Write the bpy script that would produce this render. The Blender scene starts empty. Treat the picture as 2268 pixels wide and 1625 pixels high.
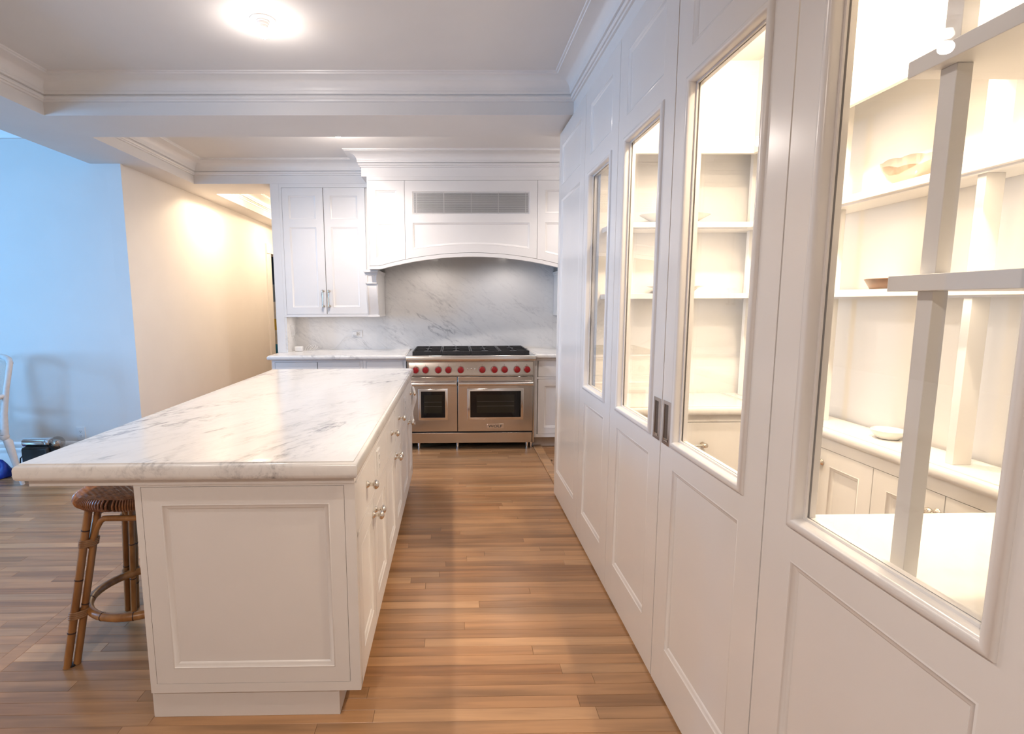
import bpy, bmesh, math, random
from mathutils import Vector, Matrix
random.seed(7)
sc = bpy.context.scene
COL = sc.collection

# ------------------------------------------------------------------ camera
FPX, PITCH, YAW, ROLL, CX, CY, CAMH = 1181.857, 7.4122, 0.7468, -0.3056, -114.2, 10.32, 1.4247
def cam_axes():
    p, y, r = math.radians(PITCH), math.radians(YAW), math.radians(ROLL)
    Rz = Matrix(((math.cos(y), math.sin(y), 0), (-math.sin(y), math.cos(y), 0), (0, 0, 1)))
    Rx = Matrix(((1, 0, 0), (0, math.cos(p), math.sin(p)), (0, -math.sin(p), math.cos(p))))
    Rr = Matrix(((math.cos(r), 0, -math.sin(r)), (0, 1, 0), (math.sin(r), 0, math.cos(r))))
    return Rz @ Rx @ Rr
_A = cam_axes()
cam_data = bpy.data.cameras.new('camera')
cam = bpy.data.objects.new('camera', cam_data); COL.objects.link(cam)
cam_data.sensor_width = 36.0; cam_data.sensor_fit = 'HORIZONTAL'
cam_data.lens = FPX / 2268 * 36.0
cam_data.shift_x = -CX / 2268; cam_data.shift_y = CY / 2268
cam_data.clip_start = 0.02; cam_data.clip_end = 100
rt, fw, up_ = _A.col[0], _A.col[1], _A.col[2]
M = Matrix(((rt[0], up_[0], -fw[0], 0), (rt[1], up_[1], -fw[1], 0), (rt[2], up_[2], -fw[2], CAMH), (0, 0, 0, 1)))
cam.matrix_world = M
sc.camera = cam

# ------------------------------------------------------------------ world, colour, daylight
world = bpy.data.worlds.new('world'); sc.world = world; world.use_nodes = True
wb = world.node_tree.nodes['Background']; wb.inputs[0].default_value = (0.55, 0.72, 1.0, 1); wb.inputs[1].default_value = 0.35
sc.view_settings.view_transform = 'Standard'; sc.view_settings.look = 'None'
sc.view_settings.gamma = 1.0; sc.view_settings.use_curve_mapping = False
sc.view_settings.exposure = 0.20
sc.cycles.max_bounces = 6; sc.cycles.diffuse_bounces = 3; sc.cycles.caustics_reflective = False; sc.cycles.caustics_refractive = False
KITCHEN_W, HALL_W, PANTRY_W, DAY_W = 4.0, 20.0, 14.0, 148.0
KITCHEN_S, PANTRY_S, HALL_S = 52.0, 56.0, 22.0        # downward share of each reflector bulb
KITCHEN_C, HALL_C, PANTRY_C, DAY_C = (1.0, 0.895, 0.82), (1.0, 0.77, 0.53), (1.0, 0.805, 0.585), (0.20, 0.53, 1.0)
def light(name, kind, loc, energy, color, size=.03, rot=None, size_y=None):
    d = bpy.data.lights.new(name, kind); d.energy = energy; d.color = color
    if kind == 'AREA':
        d.shape = 'RECTANGLE'; d.size = size; d.size_y = size_y or size
    else:
        d.shadow_soft_size = size
    o = bpy.data.objects.new(name, d); COL.objects.link(o); o.location = loc
    if rot: o.rotation_euler = rot
    return o
# daylight outside the window of the adjoining room (window_1 in wall_front)
light('window_daylight', 'AREA', (-4.6, -2.78, 1.9), DAY_W, DAY_C, 1.3, (math.radians(90), 0, 0), 1.4)

light('window_daylight', 'AREA', (-6.72, 1.7, 1.65), DAY_W * 1.42, DAY_C, 1.4, (0, math.radians(-90), 0), 1.4)

# ------------------------------------------------------------------ materials
def new_mat(name):
    m = bpy.data.materials.new(name); m.use_nodes = True
    nt = m.node_tree; b = nt.nodes['Principled BSDF']
    return m, nt, b
def N(nt, t, **kw):
    n = nt.nodes.new(t)
    for k, v in kw.items():
        if hasattr(n, k): setattr(n, k, v)
    return n
def L(nt, a, b): nt.links.new(a, b)
def ramp(nt, src, stops):
    r = N(nt, 'ShaderNodeValToRGB'); e = r.color_ramp.elements
    while len(e) < len(stops): e.new(0.5)
    for i, (p, c) in enumerate(stops):
        e[i].position = p; e[i].color = (*c, 1) if len(c) == 3 else c
    L(nt, src, r.inputs[0]); return r.outputs[0]
def math_n(nt, op, a, b=None, clamp=False):
    n = N(nt, 'ShaderNodeMath', operation=op); n.use_clamp = clamp
    for i, v in enumerate((a, b)):
        if v is None: continue
        if isinstance(v, (int, float)): n.inputs[i].default_value = v
        else: L(nt, v, n.inputs[i])
    return n.outputs[0]
def plain(name, col, rough=.5, metal=0.0, noise=0.0, nscale=30, spec=None, bump=0.0, coat=0.0):
    m, nt, b = new_mat(name)
    b.inputs['Base Color'].default_value = (*col, 1); b.inputs['Roughness'].default_value = rough
    b.inputs['Metallic'].default_value = metal
    if spec is not None: b.inputs['Specular IOR Level'].default_value = spec
    if coat: b.inputs['Coat Weight'].default_value = coat; b.inputs['Coat Roughness'].default_value = .1
    tc = N(nt, 'ShaderNodeTexCoord'); nz = N(nt, 'ShaderNodeTexNoise'); nz.inputs['Scale'].default_value = nscale
    nz.inputs['Detail'].default_value = 3
    L(nt, tc.outputs['Object'], nz.inputs['Vector'])
    k = max(noise, .015)
    c = ramp(nt, nz.outputs[0], [(.3, tuple(x * (1 - k) for x in col)), (.7, tuple(min(1, x * (1 + k)) for x in col))])
    L(nt, c, b.inputs['Base Color'])
    if bump:
        bp = N(nt, 'ShaderNodeBump'); bp.inputs['Strength'].default_value = bump; bp.inputs['Distance'].default_value = .002
        L(nt, nz.outputs[0], bp.inputs['Height']); L(nt, bp.outputs[0], b.inputs['Normal'])
    return m
CAB = plain('white_satin_paint', (.80, .775, .755), .33, nscale=4)
DOORP = plain('door_satin_paint', (.80, .775, .755), .22, nscale=4)
WALL = plain('wall_paint', (.80, .77, .74), .6, nscale=3)
CEIL = plain('ceiling_paint', (.78, .755, .735), .7, nscale=3)
TRIM = plain('trim_paint', (.82, .795, .775), .35, nscale=4)
PANT = plain('pantry_paint', (.80, .78, .745), .4, nscale=4)
NICKEL = plain('polished_nickel', (.74, .68, .60), .16, 1.0, nscale=20)
PULLM = plain('pull_nickel', (.70, .64, .59), .12, 1.0, nscale=20)
CHROME = plain('chrome', (.80, .80, .82), .05, 1.0)
IRON = plain('cast_iron', (.018, .018, .02), .45, 0, .3, 120, bump=.2)
BLACK = plain('black_enamel', (.012, .012, .013), .3)
RUBBER = plain('black_plastic', (.015, .015, .016), .4)
BGLASS = plain('oven_glass', (.008, .007, .007), .04, spec=.4)
OVENIN = plain('oven_inner_glass', (.022, .019, .012), .08, spec=.4)
RED = plain('red_knob', (.30, .003, .008), .25, coat=.4)
PLASTIC = plain('white_plastic', (.78, .77, .76), .35)
CERAM = plain('white_ceramic', (.80, .78, .74), .15, coat=.3)
SLOT = plain('slot_dark', (.10, .09, .08), .6)
LETTER = plain('badge_letter', (.07, .06, .055), .35)
LOUVM = plain('louver_metal', (.70, .70, .71), .35, .6)
GRILLB = plain('grille_back', (.10, .10, .115), .6)
BLUE = plain('blue_nylon', (.005, .035, .32), .45, 0, .3, 25, bump=.3)
CHAIRW = plain('chair_paint', (.72, .66, .63), .45, 0, .05, 40)
CLOTH = plain('white_cotton', (.80, .77, .75), .85, 0, .04, 90, bump=.3)
BROWN = plain('brown_wood_tray', (.16, .075, .035), .4, 0, .3, 30)
TOE = plain('toe_wood', (.60, .50, .42), .5, 0, .05, 8)

def brushed(name, col, rough, stretch):
    m, nt, b = new_mat(name)
    b.inputs['Metallic'].default_value = 1.0; b.inputs['Base Color'].default_value = (*col, 1)
    tc = N(nt, 'ShaderNodeTexCoord'); mp = N(nt, 'ShaderNodeMapping'); mp.inputs['Scale'].default_value = stretch
    nz = N(nt, 'ShaderNodeTexNoise'); nz.inputs['Scale'].default_value = 1; nz.inputs['Detail'].default_value = 4
    L(nt, tc.outputs['Object'], mp.inputs[0]); L(nt, mp.outputs[0], nz.inputs['Vector'])
    r = ramp(nt, nz.outputs[0], [(.3, (rough * .8,) * 3), (.7, (rough * 1.25,) * 3)])
    L(nt, r, b.inputs['Roughness'])
    bp = N(nt, 'ShaderNodeBump'); bp.inputs['Strength'].default_value = .012; bp.inputs['Distance'].default_value = .001
    L(nt, nz.outputs[0], bp.inputs['Height']); L(nt, bp.outputs[0], b.inputs['Normal'])
    return m
STEEL = brushed('brushed_steel', (.63, .58, .53), .20, (3, 3, 400))
STEELH = brushed('polished_steel', (.78, .75, .72), .18, (3, 200, 200))

def marble(name, rot, scale, amount, base=(.80, .785, .77), vein=(.27, .27, .29), fine=.5):
    m, nt, b = new_mat(name)
    geo = N(nt, 'ShaderNodeNewGeometry'); mp = N(nt, 'ShaderNodeMapping'); mp.vector_type = 'TEXTURE'
    mp.inputs['Rotation'].default_value = rot; mp.inputs['Scale'].default_value = scale
    L(nt, geo.outputs['Position'], mp.inputs[0])
    warp = N(nt, 'ShaderNodeTexNoise'); warp.inputs['Scale'].default_value = 1.6; warp.inputs['Detail'].default_value = 4
    L(nt, mp.outputs[0], warp.inputs['Vector'])
    sub = N(nt, 'ShaderNodeVectorMath', operation='SUBTRACT'); sub.inputs[1].default_value = (.5, .5, .5)
    L(nt, warp.outputs[1], sub.inputs[0])
    scl = N(nt, 'ShaderNodeVectorMath', operation='SCALE'); scl.inputs['Scale'].default_value = .55; L(nt, sub.outputs[0], scl.inputs[0])
    add = N(nt, 'ShaderNodeVectorMath', operation='ADD'); L(nt, mp.outputs[0], add.inputs[0]); L(nt, scl.outputs[0], add.inputs[1])
    def ridge(sc_, w, det):
        nz = N(nt, 'ShaderNodeTexNoise'); nz.inputs['Scale'].default_value = sc_; nz.inputs['Detail'].default_value = det
        nz.inputs['Roughness'].default_value = .6
        L(nt, add.outputs[0], nz.inputs['Vector'])
        d = math_n(nt, 'ABSOLUTE', math_n(nt, 'SUBTRACT', nz.outputs[0], .5))
        return math_n(nt, 'SUBTRACT', 1.0, math_n(nt, 'DIVIDE', d, w, True), True)
    v1 = ridge(1.3, .030, 6); v2 = ridge(3.1, .022, 5); v3 = ridge(2.0, .10, 3)
    mask = N(nt, 'ShaderNodeTexNoise'); mask.inputs['Scale'].default_value = 1.1; mask.inputs['Detail'].default_value = 2
    L(nt, mp.outputs[0], mask.inputs['Vector'])
    mk = ramp(nt, mask.outputs[0], [(.47, (0, 0, 0)), (.68, (1, 1, 1))])
    mk2 = ramp(nt, mask.outputs[0], [(.30, (.08,) * 3), (.6, (.45,) * 3)])
    t = math_n(nt, 'ADD', math_n(nt, 'MULTIPLY', v1, mk), math_n(nt, 'MULTIPLY', v2, math_n(nt, 'MULTIPLY', mk2, fine)))
    t = math_n(nt, 'ADD', t, math_n(nt, 'MULTIPLY', v3, math_n(nt, 'MULTIPLY', mk2, .30)))
    speck = N(nt, 'ShaderNodeTexNoise'); speck.inputs['Scale'].default_value = 22; speck.inputs['Detail'].default_value = 4
    L(nt, mp.outputs[0], speck.inputs['Vector'])
    sp = ramp(nt, speck.outputs[0], [(.35, (.25,) * 3), (.65, (1.25,) * 3)])
    t = math_n(nt, 'MULTIPLY', math_n(nt, 'MULTIPLY', t, sp), amount, True)
    col = ramp(nt, t, [(0, base), (.45, tuple(x * .5 + y * .5 for x, y in zip(base, vein))), (1, vein)])
    L(nt, col, b.inputs['Base Color'])
    b.inputs['Roughness'].default_value = .16; b.inputs['Specular IOR Level'].default_value = .45
    return m
MARB_I = marble('island_marble', (0, 0, math.radians(62)), (1.0, .34, .34), .82)
MARB_B = marble('backsplash_marble', (0, math.radians(34), 0), (1.3, .55, .42), .58, fine=.7)
MARB_P = marble('pantry_marble', (0, 0, math.radians(60)), (1.0, .4, .4), .45, base=(.76, .745, .72))

def oak():
    m, nt, b = new_mat('oak_plank')
    at = N(nt, 'ShaderNodeAttribute', attribute_name='tone'); geo = N(nt, 'ShaderNodeNewGeometry')
    seed = N(nt, 'ShaderNodeCombineXYZ')
    L(nt, math_n(nt, 'MULTIPLY', at.outputs['Fac'], 37.0), seed.inputs[0]); L(nt, math_n(nt, 'MULTIPLY', at.outputs['Fac'], 91.0), seed.inputs[2])
    add = N(nt, 'ShaderNodeVectorMath', operation='ADD'); L(nt, geo.outputs['Position'], add.inputs[0]); L(nt, seed.outputs[0], add.inputs[1])
    mp = N(nt, 'ShaderNodeMapping'); mp.inputs['Scale'].default_value = (1.6, 26, 26); L(nt, add.outputs[0], mp.inputs[0])
    nz = N(nt, 'ShaderNodeTexNoise'); nz.inputs['Scale'].default_value = 1.0; nz.inputs['Detail'].default_value = 5; nz.inputs['Distortion'].default_value = .8
    L(nt, mp.outputs[0], nz.inputs['Vector'])
    mp2 = N(nt, 'ShaderNodeMapping'); mp2.inputs['Scale'].default_value = (.9, 9, 9); L(nt, add.outputs[0], mp2.inputs[0])
    wv = N(nt, 'ShaderNodeTexWave', wave_type='RINGS', rings_direction='X'); wv.inputs['Scale'].default_value = 1.7; wv.inputs['Distortion'].default_value = 4.0
    wv.inputs['Detail'].default_value = 3; wv.inputs['Detail Scale'].default_value = 1.2
    L(nt, mp2.outputs[0], wv.inputs['Vector'])
    base = ramp(nt, at.outputs['Fac'], [(0, (.335, .164, .071)), (.3, (.40, .209, .096)), (.65, (.445, .243, .117)), (1, (.51, .296, .152))])
    g = math_n(nt, 'ADD', math_n(nt, 'MULTIPLY', nz.outputs[0], .55), math_n(nt, 'MULTIPLY', wv.outputs[1], .22))
    gr = ramp(nt, g, [(.2, (.62,) * 3), (.55, (1.13,) * 3)])
    mx = N(nt, 'ShaderNodeMix', data_type='RGBA', blend_type='MULTIPLY'); mx.inputs[0].default_value = 1.0
    L(nt, base, mx.inputs[6]); L(nt, gr, mx.inputs[7])
    L(nt, mx.outputs[2], b.inputs['Base Color'])
    b.inputs['Roughness'].default_value = .29; b.inputs['Specular IOR Level'].default_value = .5
    bp = N(nt, 'ShaderNodeBump'); bp.inputs['Strength'].default_value = .06; bp.inputs['Distance'].default_value = .001
    L(nt, nz.outputs[0], bp.inputs['Height']); L(nt, bp.outputs[0], b.inputs['Normal'])
    return m
OAK = oak()
SUBF = plain('subfloor', (.10, .055, .03), .8)

def rattan(name, c0, c1, sc_):
    m, nt, b = new_mat(name)
    tc = N(nt, 'ShaderNodeTexCoord'); mp = N(nt, 'ShaderNodeMapping'); mp.inputs['Scale'].default_value = sc_
    nz = N(nt, 'ShaderNodeTexNoise'); nz.inputs['Scale'].default_value = 1; nz.inputs['Detail'].default_value = 4
    L(nt, tc.outputs['Object'], mp.inputs[0]); L(nt, mp.outputs[0], nz.inputs['Vector'])
    L(nt, ramp(nt, nz.outputs[0], [(.3, c0), (.7, c1)]), b.inputs['Base Color'])
    b.inputs['Roughness'].default_value = .32
    return m
CANE = rattan('rattan_cane', (.26, .105, .030), (.46, .215, .070), (30, 30, 5))
WRAP = rattan('rattan_binding', (.25, .12, .05), (.42, .23, .11), (60, 60, 90))
WEAVE = rattan('rattan_weave', (.24, .090, .032), (.50, .215, .085), (45, 45, 45))
NODE = plain('cane_node', (.07, .03, .012), .5)

def stripe_fabric():
    m, nt, b = new_mat('grey_woven_upholstery')
    tc = N(nt, 'ShaderNodeTexCoord'); wv = N(nt, 'ShaderNodeTexWave'); wv.inputs['Scale'].default_value = 60; wv.inputs['Distortion'].default_value = 1
    L(nt, tc.outputs['Object'], wv.inputs['Vector'])
    L(nt, ramp(nt, wv.outputs[1], [(.2, (.16, .14, .17)), (.8, (.42, .40, .43))]), b.inputs['Base Color']); b.inputs['Roughness'].default_value = .9
    return m
FABRIC = stripe_fabric()

def glass(name, tint=(1, 1, 1), boost=1.0):
    m = bpy.data.materials.new(name); m.use_nodes = True; nt = m.node_tree; nt.nodes.clear()
    out = N(nt, 'ShaderNodeOutputMaterial'); mix = N(nt, 'ShaderNodeMixShader'); tr = N(nt, 'ShaderNodeBsdfTransparent'); gl = N(nt, 'ShaderNodeBsdfGlossy')
    tr.inputs[0].default_value = (*tint, 1); gl.inputs['Roughness'].default_value = 0.0
    lw = N(nt, 'ShaderNodeLayerWeight'); lw.inputs[0].default_value = .5
    p = math_n(nt, 'POWER', lw.outputs['Facing'], 5.0)
    f = math_n(nt, 'ADD', math_n(nt, 'MULTIPLY', p, .96), .04 * boost, True)
    L(nt, f, mix.inputs[0]); L(nt, tr.outputs[0], mix.inputs[1]); L(nt, gl.outputs[0], mix.inputs[2]); L(nt, mix.outputs[0], out.inputs[0])
    return m
GLASS = glass('clear_glass')
SMOKE = glass('smoky_glass', (.80, .75, .70), 2.5)

def emit(name, col, s):
    m, nt, b = new_mat(name)
    b.inputs['Base Color'].default_value = (.9, .88, .85, 1)
    b.inputs['Emission Color'].default_value = (*col, 1); b.inputs['Emission Strength'].default_value = s
    return m
BULB = emit('bulb_glow', (1, .93, .85), 14.0)
BULB.cycles.emission_sampling = 'NONE'      # the lamps inside carry the light

# ------------------------------------------------------------------ mesh helpers
class MB:
    def __init__(s): s.v = []; s.f = []; s.tone = []
    def add(s, vs, fs, tone=0.5):
        o = len(s.v); s.v += [tuple(p) for p in vs]; s.f += [tuple(i + o for i in f) for f in fs]; s.tone += [tone] * len(vs); return s
    def box(s, x0, x1, y0, y1, z0, z1):
        vs = [(x, y, z) for x in (x0, x1) for y in (y0, y1) for z in (z0, z1)]
        return s.add(vs, [(0, 1, 3, 2), (4, 6, 7, 5), (0, 4, 5, 1), (2, 3, 7, 6), (0, 2, 6, 4), (1, 5, 7, 3)])
    def fbox(s, F, u0, u1, v0, v1, h0, h1):
        vs = [F(u, v, h) for u in (u0, u1) for v in (v0, v1) for h in (h0, h1)]
        return s.add(vs, [(0, 1, 3, 2), (4, 6, 7, 5), (0, 4, 5, 1), (2, 3, 7, 6), (0, 2, 6, 4), (1, 5, 7, 3)])
    def fpoly(s, F, pts, h0, h1):                      # extruded polygon
        n = len(pts); vs = [F(u, v, h0) for u, v in pts] + [F(u, v, h1) for u, v in pts]
        fs = [tuple(range(n)), tuple(range(2 * n - 1, n - 1, -1))] + [(i, (i + 1) % n, n + (i + 1) % n, n + i) for i in range(n)]
        return s.add(vs, fs)
    def strip(s, F, xs, top, bot, h0, h1):             # column strip between two height functions
        vs = []
        for x in xs:
            vs += [F(x, bot(x), h0), F(x, top(x), h0), F(x, top(x), h1), F(x, bot(x), h1)]
        fs = []
        for i in range(len(xs) - 1):
            a = 4 * i; b = a + 4
            fs += [(a, a + 1, b + 1, b), (a + 1, a + 2, b + 2, b + 1), (a + 2, a + 3, b + 3, b + 2), (a + 3, a, b, b + 3)]
        e = 4 * (len(xs) - 1); fs += [(0, 1, 2, 3), (e, e + 1, e + 2, e + 3)]
        return s.add(vs, fs)
    def sweep(s, F, path, prof, closed=True, cap=False):
        # profile (offset to the left of travel, height) swept along a 2-D path with mitred corners
        n = len(path); k = len(prof); vs = []
        for i, (x, y) in enumerate(path):
            def seg(a, b):
                dx, dy = path[b][0] - path[a][0], path[b][1] - path[a][1]; l = math.hypot(dx, dy) or 1
                return (-dy / l, dx / l)
            if closed: n1, n2 = seg(i - 1, i), seg(i, (i + 1) % n)
            elif i == 0: n1 = n2 = seg(0, 1)
            elif i == n - 1: n1 = n2 = seg(n - 2, n - 1)
            else: n1, n2 = seg(i - 1, i), seg(i, i + 1)
            d = 1 + n1[0] * n2[0] + n1[1] * n2[1]
            m = ((n1[0] + n2[0]) / d, (n1[1] + n2[1]) / d)
            vs += [F(x + m[0] * p, y + m[1] * p, h) for p, h in prof]
        fs = []
        for i in range(n if closed else n - 1):
            a = i * k; b = ((i + 1) % n) * k
            fs += [(a + j, a + j + 1, b + j + 1, b + j) for j in range(k - 1)]
        if cap and not closed: fs += [tuple(range(k)), tuple(range((n - 1) * k, n * k))]
        return s.add(vs, fs)
    def lathe(s, F, u, v, prof, n=20, cap=True):       # prof (height, radius) about the normal at u, v
        vs = []
        for h, r in prof:
            vs += [F(u + r * math.cos(2 * math.pi * i / n), v + r * math.sin(2 * math.pi * i / n), h) for i in range(n)]
        fs = []
        for j in range(len(prof) - 1):
            for i in range(n):
                fs.append((j * n + i, j * n + (i + 1) % n, (j + 1) * n + (i + 1) % n, (j + 1) * n + i))
        if cap: fs += [tuple(range(n)), tuple(range((len(prof) - 1) * n, len(prof) * n))]
        return s.add(vs, fs)
    def tube(s, path, r, n=8, closed=False, cap=True):
        P = [Vector(p) for p in path]; m = len(P); rs = r if isinstance(r, (list, tuple)) else [r] * m
        vs = []; nrm = None
        for i, p in enumerate(P):
            if closed: t = (P[(i + 1) % m] - P[i - 1])
            else: t = (P[min(i + 1, m - 1)] - P[max(i - 1, 0)])
            t.normalize()
            if nrm is None: nrm = t.orthogonal().normalized()
            nrm = (nrm - t * nrm.dot(t))
            nrm = nrm.normalized() if nrm.length > 1e-6 else t.orthogonal().normalized()
            bn = t.cross(nrm)
            vs += [p + rs[i] * (math.cos(2 * math.pi * j / n) * nrm + math.sin(2 * math.pi * j / n) * bn) for j in range(n)]
        fs = []
        for i in range(m if closed else m - 1):
            a = i * n; b = ((i + 1) % m) * n
            fs += [(a + j, a + (j + 1) % n, b + (j + 1) % n, b + j) for j in range(n)]
        if cap and not closed: fs += [tuple(range(n)), tuple(range((m - 1) * n, m * n))]
        return s.add(vs, fs)

WL = {}
def ob(name, mb, mat, parent=None, smooth=True, bevel=0.0, label=None, angle=38):
    vs = mb.v
    lo = [min(p[i] for p in vs) for i in range(3)]; hi = [max(p[i] for p in vs) for i in range(3)]
    org = Vector(((lo[0] + hi[0]) / 2, (lo[1] + hi[1]) / 2, lo[2]))
    me = bpy.data.meshes.new(name)
    me.from_pydata([(p[0] - org[0], p[1] - org[1], p[2] - org[2]) for p in vs], [], mb.f)
    bm = bmesh.new(); bm.from_mesh(me); bmesh.ops.recalc_face_normals(bm, faces=bm.faces); bm.to_mesh(me); bm.free()
    me.materials.append(mat)
    if smooth:
        me.polygons.foreach_set('use_smooth', [True] * len(me.polygons)); me.set_sharp_from_angle(angle=math.radians(angle))
    o = bpy.data.objects.new(name, me); COL.objects.link(o)
    if parent is not None:
        o.parent = parent; o.location = org - WL[parent.name]
    else: o.location = org
    WL[o.name] = org
    if bevel:
        b = o.modifiers.new('bevel', 'BEVEL'); b.width = bevel; b.segments = 2; b.limit_method = 'ANGLE'; b.angle_limit = math.radians(40)
    if label: o['label'] = label
    return o
def tag(o, label, cat=None, group=None, kind=None):
    o['label'] = label
    if cat: o['category'] = cat
    if group: o['group'] = group
    if kind: o['kind'] = kind
    return o
def thing(name, label, cat, loc, group=None, kind=None):
    o = bpy.data.objects.new(name, None); COL.objects.link(o); o.location = loc; o.empty_display_size = .1
    WL[o.name] = Vector(loc); return tag(o, label, cat, group, kind)
def struct(name, mb, mat, label, cat, bevel=0.0):
    return tag(ob(name, mb, mat, None, bevel=bevel), label, cat, kind='structure')
def copy_tree(o, d, parent=None):
    c = o.copy(); COL.objects.link(c); c.parent = parent
    if parent is None: c.location = Vector(o.location) + Vector(d)
    WL[c.name] = WL[o.name] + Vector(d)
    for ch in list(o.children): copy_tree(ch, d, c)
    return c
def FX(x, s=-1):  # plane x = const seen from s side : u = y, v = z
    return lambda u, v, h: (x + s * h, u, v)
def FY(y, s=-1):  # u = x, v = z
    return lambda u, v, h: (u, y + s * h, v)
def FZ(z, s=1):   # u = x, v = y
    return lambda u, v, h: (u, v, z + s * h)
def rect(a0, a1, b0, b1): return [(a0, b0), (a1, b0), (a1, b1), (a0, b1)]
def arange(a, b, n): return [a + (b - a) * i / n for i in range(n + 1)]

PANEL_MOLD = [(-.001, -.0005), (.003, .0012), (.006, -.002), (.013, -.004), (.019, -.0085), (.021, -.0105)]
GLASS_MOLD = [(-.016, 0), (-.0155, .004), (-.012, .008), (-.006, .0105), (.001, .0095), (.005, .006), (.0075, 0), (.008, -.016), (.013, -.0165), (.014, -.021)]
def paneled(parent, F, u0, u1, v0, v1, th, opens, mat, recess=.0095, names=('stile', 'rail', 'panel', 'molding')):
    a0, a1 = opens[0][0], opens[0][1]
    ob(names[0], MB().fbox(F, u0, a0, v0, v1, -th, 0), mat, parent)
    ob(names[0], MB().fbox(F, a1, u1, v0, v1, -th, 0), mat, parent)
    edges = [v0] + [e for o in opens for e in (o[2], o[3])] + [v1]
    for i in range(0, len(edges), 2):
        ob(names[1], MB().fbox(F, a0, a1, edges[i], edges[i + 1], -th, 0), mat, parent)
    for (p, q, r, s, kind) in opens:
        if kind == 'panel':
            ob(names[2], MB().fbox(F, p, q, r, s, -th + .002, -recess), mat, parent)
            ob(names[3], MB().sweep(F, rect(p, q, r, s), PANEL_MOLD), mat, parent)
        else:
            ob('pane', MB().fbox(F, p + .001, q - .001, r + .001, s - .001, -.026, -.021), GLASS, parent, smooth=False)
            ob('glazing_bead', MB().sweep(F, rect(p, q, r, s), GLASS_MOLD), mat, parent)
            ob('glazing_bead', MB().sweep(F, rect(p, q, r, s), [(0, -th), (.012, -th), (.012, -.027), (0, -.027)]), mat, parent)

KNOB = [(0, .012), (.003, .0125), (.006, .010), (.010, .0062), (.018, .0055), (.021, .007), (.0235, .0125), (.028, .0158), (.033, .0155), (.038, .0115), (.0405, .006), (.0412, .001)]
def knob(parent, F, u, v, k=1.0):
    return ob('knob', MB().lathe(F, u, v, [(h * k, r * k) for h, r in KNOB], 16), NICKEL, parent, label='polished nickel knob')
def bar_pull(parent, F, u, v0, v1, vertical=True, k=1.0):
    m = MB(); P = (lambda a, h: F(u, a, h)) if vertical else (lambda a, h: F(a, u, h))
    for a in (v0, v1):
        m.tube([P(a, 0), P(a, .004)], .0095 * k, 12); m.tube([P(a, .003), P(a, .030)], [.006 * k, .0045 * k], 10)
        m.tube([P(a - .011 * k, .030), P(a - .008 * k, .030), P(a, .030), P(a + .008 * k, .030), P(a + .011 * k, .030)], [.003 * k, .008 * k, .0095 * k, .008 * k, .003 * k], 12)
    m.tube([P(v0, .030), P(v1, .030)], .0048 * k, 10)
    return ob('handle', m, NICKEL, parent, label='polished nickel bar pull')

EDGE = lambda z0, z1: [(.06, z0), (.014, z0), (.006, z0 + .002), (.001, z0 + .009), (0, z0 + .016), (0, z1 - .018), (.002, z1 - .011), (.006, z1 - .006), (.0105, z1 - .0042), (.0125, z1 - .0038), (.0132, z1 - .0002), (.015, z1), (.06, z1)]
def counter(name, x0, x1, y0, y1, z0, z1, mat, label):
    m = MB(); pr = EDGE(z0, z1); k = len(pr)
    m.sweep(lambda u, v, h: (u, v, h), rect(x0, x1, y0, y1), pr)
    m.f.append(tuple(i * k for i in range(4))); m.f.append(tuple(i * k + k - 1 for i in range(4)))
    return tag(ob(name, m, mat), label, 'countertop')

# ------------------------------------------------------------------ key dimensions (metres)
ZB, ZC = 2.574, 2.78                  # beam underside, ceiling
XT, XU, XC, YW = -2.50, -2.99, -2.742, 4.632
Y1, Y2, YF = 3.485, 3.919, 5.395      # cross beam front/back, cabinet frieze
XD, DTH = .743, .040                  # door faces
YB = 5.75                             # back wall

# ------------------------------------------------------------------ room shell
struct('ceiling', MB().box(XT - .02, 1.78, -2.6, 9.6, ZC, ZC + .06), CEIL, 'pale painted ceiling with recessed trays above the kitchen', 'ceiling')
struct('ceiling_adjoining', MB().box(-6.6, XU, -2.6, YW, 2.86, 2.92), CEIL, 'pale ceiling of the adjoining daylit room', 'ceiling')
bm_ = MB().box(XU, XT, -2.6, YW, ZB, 2.9); struct('beam_left', bm_, CEIL, 'wide dropped ceiling beam running along the island side', 'beam')
struct('beam_hall', MB().box(XC, XT, YW, 9.6, ZB, ZC + .01), CEIL, 'narrow ceiling drop running along the hallway wall', 'beam')
struct('beam_cross', MB().box(XT, 1.78, Y1, Y2, ZB, ZC + .01), CEIL, 'dropped beam crossing the ceiling between the two trays', 'beam')
struct('beam_back', MB().box(XT, 1.78, YF, 5.89, ZB, ZC + .01), CEIL, 'ceiling drop above the back wall cabinets', 'beam')
struct('beam_header', MB().box(.757, .90, -2.6, Y1, ZB + .006, ZC + .01), TRIM, 'flat header board above the sliding glass doors', 'beam')
struct('wall_back', MB().box(-1.77, 1.78, YB, 5.89, 0, ZB), WALL, 'kitchen back wall behind the range', 'wall')
struct('wall_left_far', MB().box(-6.6, XC - .12, YW, YW + .12, 0, 2.92), WALL, 'pale wall of the adjoining room tinted blue by daylight', 'wall')
hw = struct('wall_hall', MB().box(XC - .12, XC, YW, 8.185, 0, 2.9).box(XC - .12, XC, 8.185, 9.30, 2.155, 2.9).box(XC - .12, XC, 9.3, 9.6, 0, 2.9), WALL, 'warm cream hallway wall receding past the cabinets', 'wall')
struct('wall_hall_room', MB().box(-4.7, -4.6, YW + .12, 9.7, 0, 2.9), WALL, 'wall of the room glimpsed past the hallway doorway', 'wall')
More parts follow.
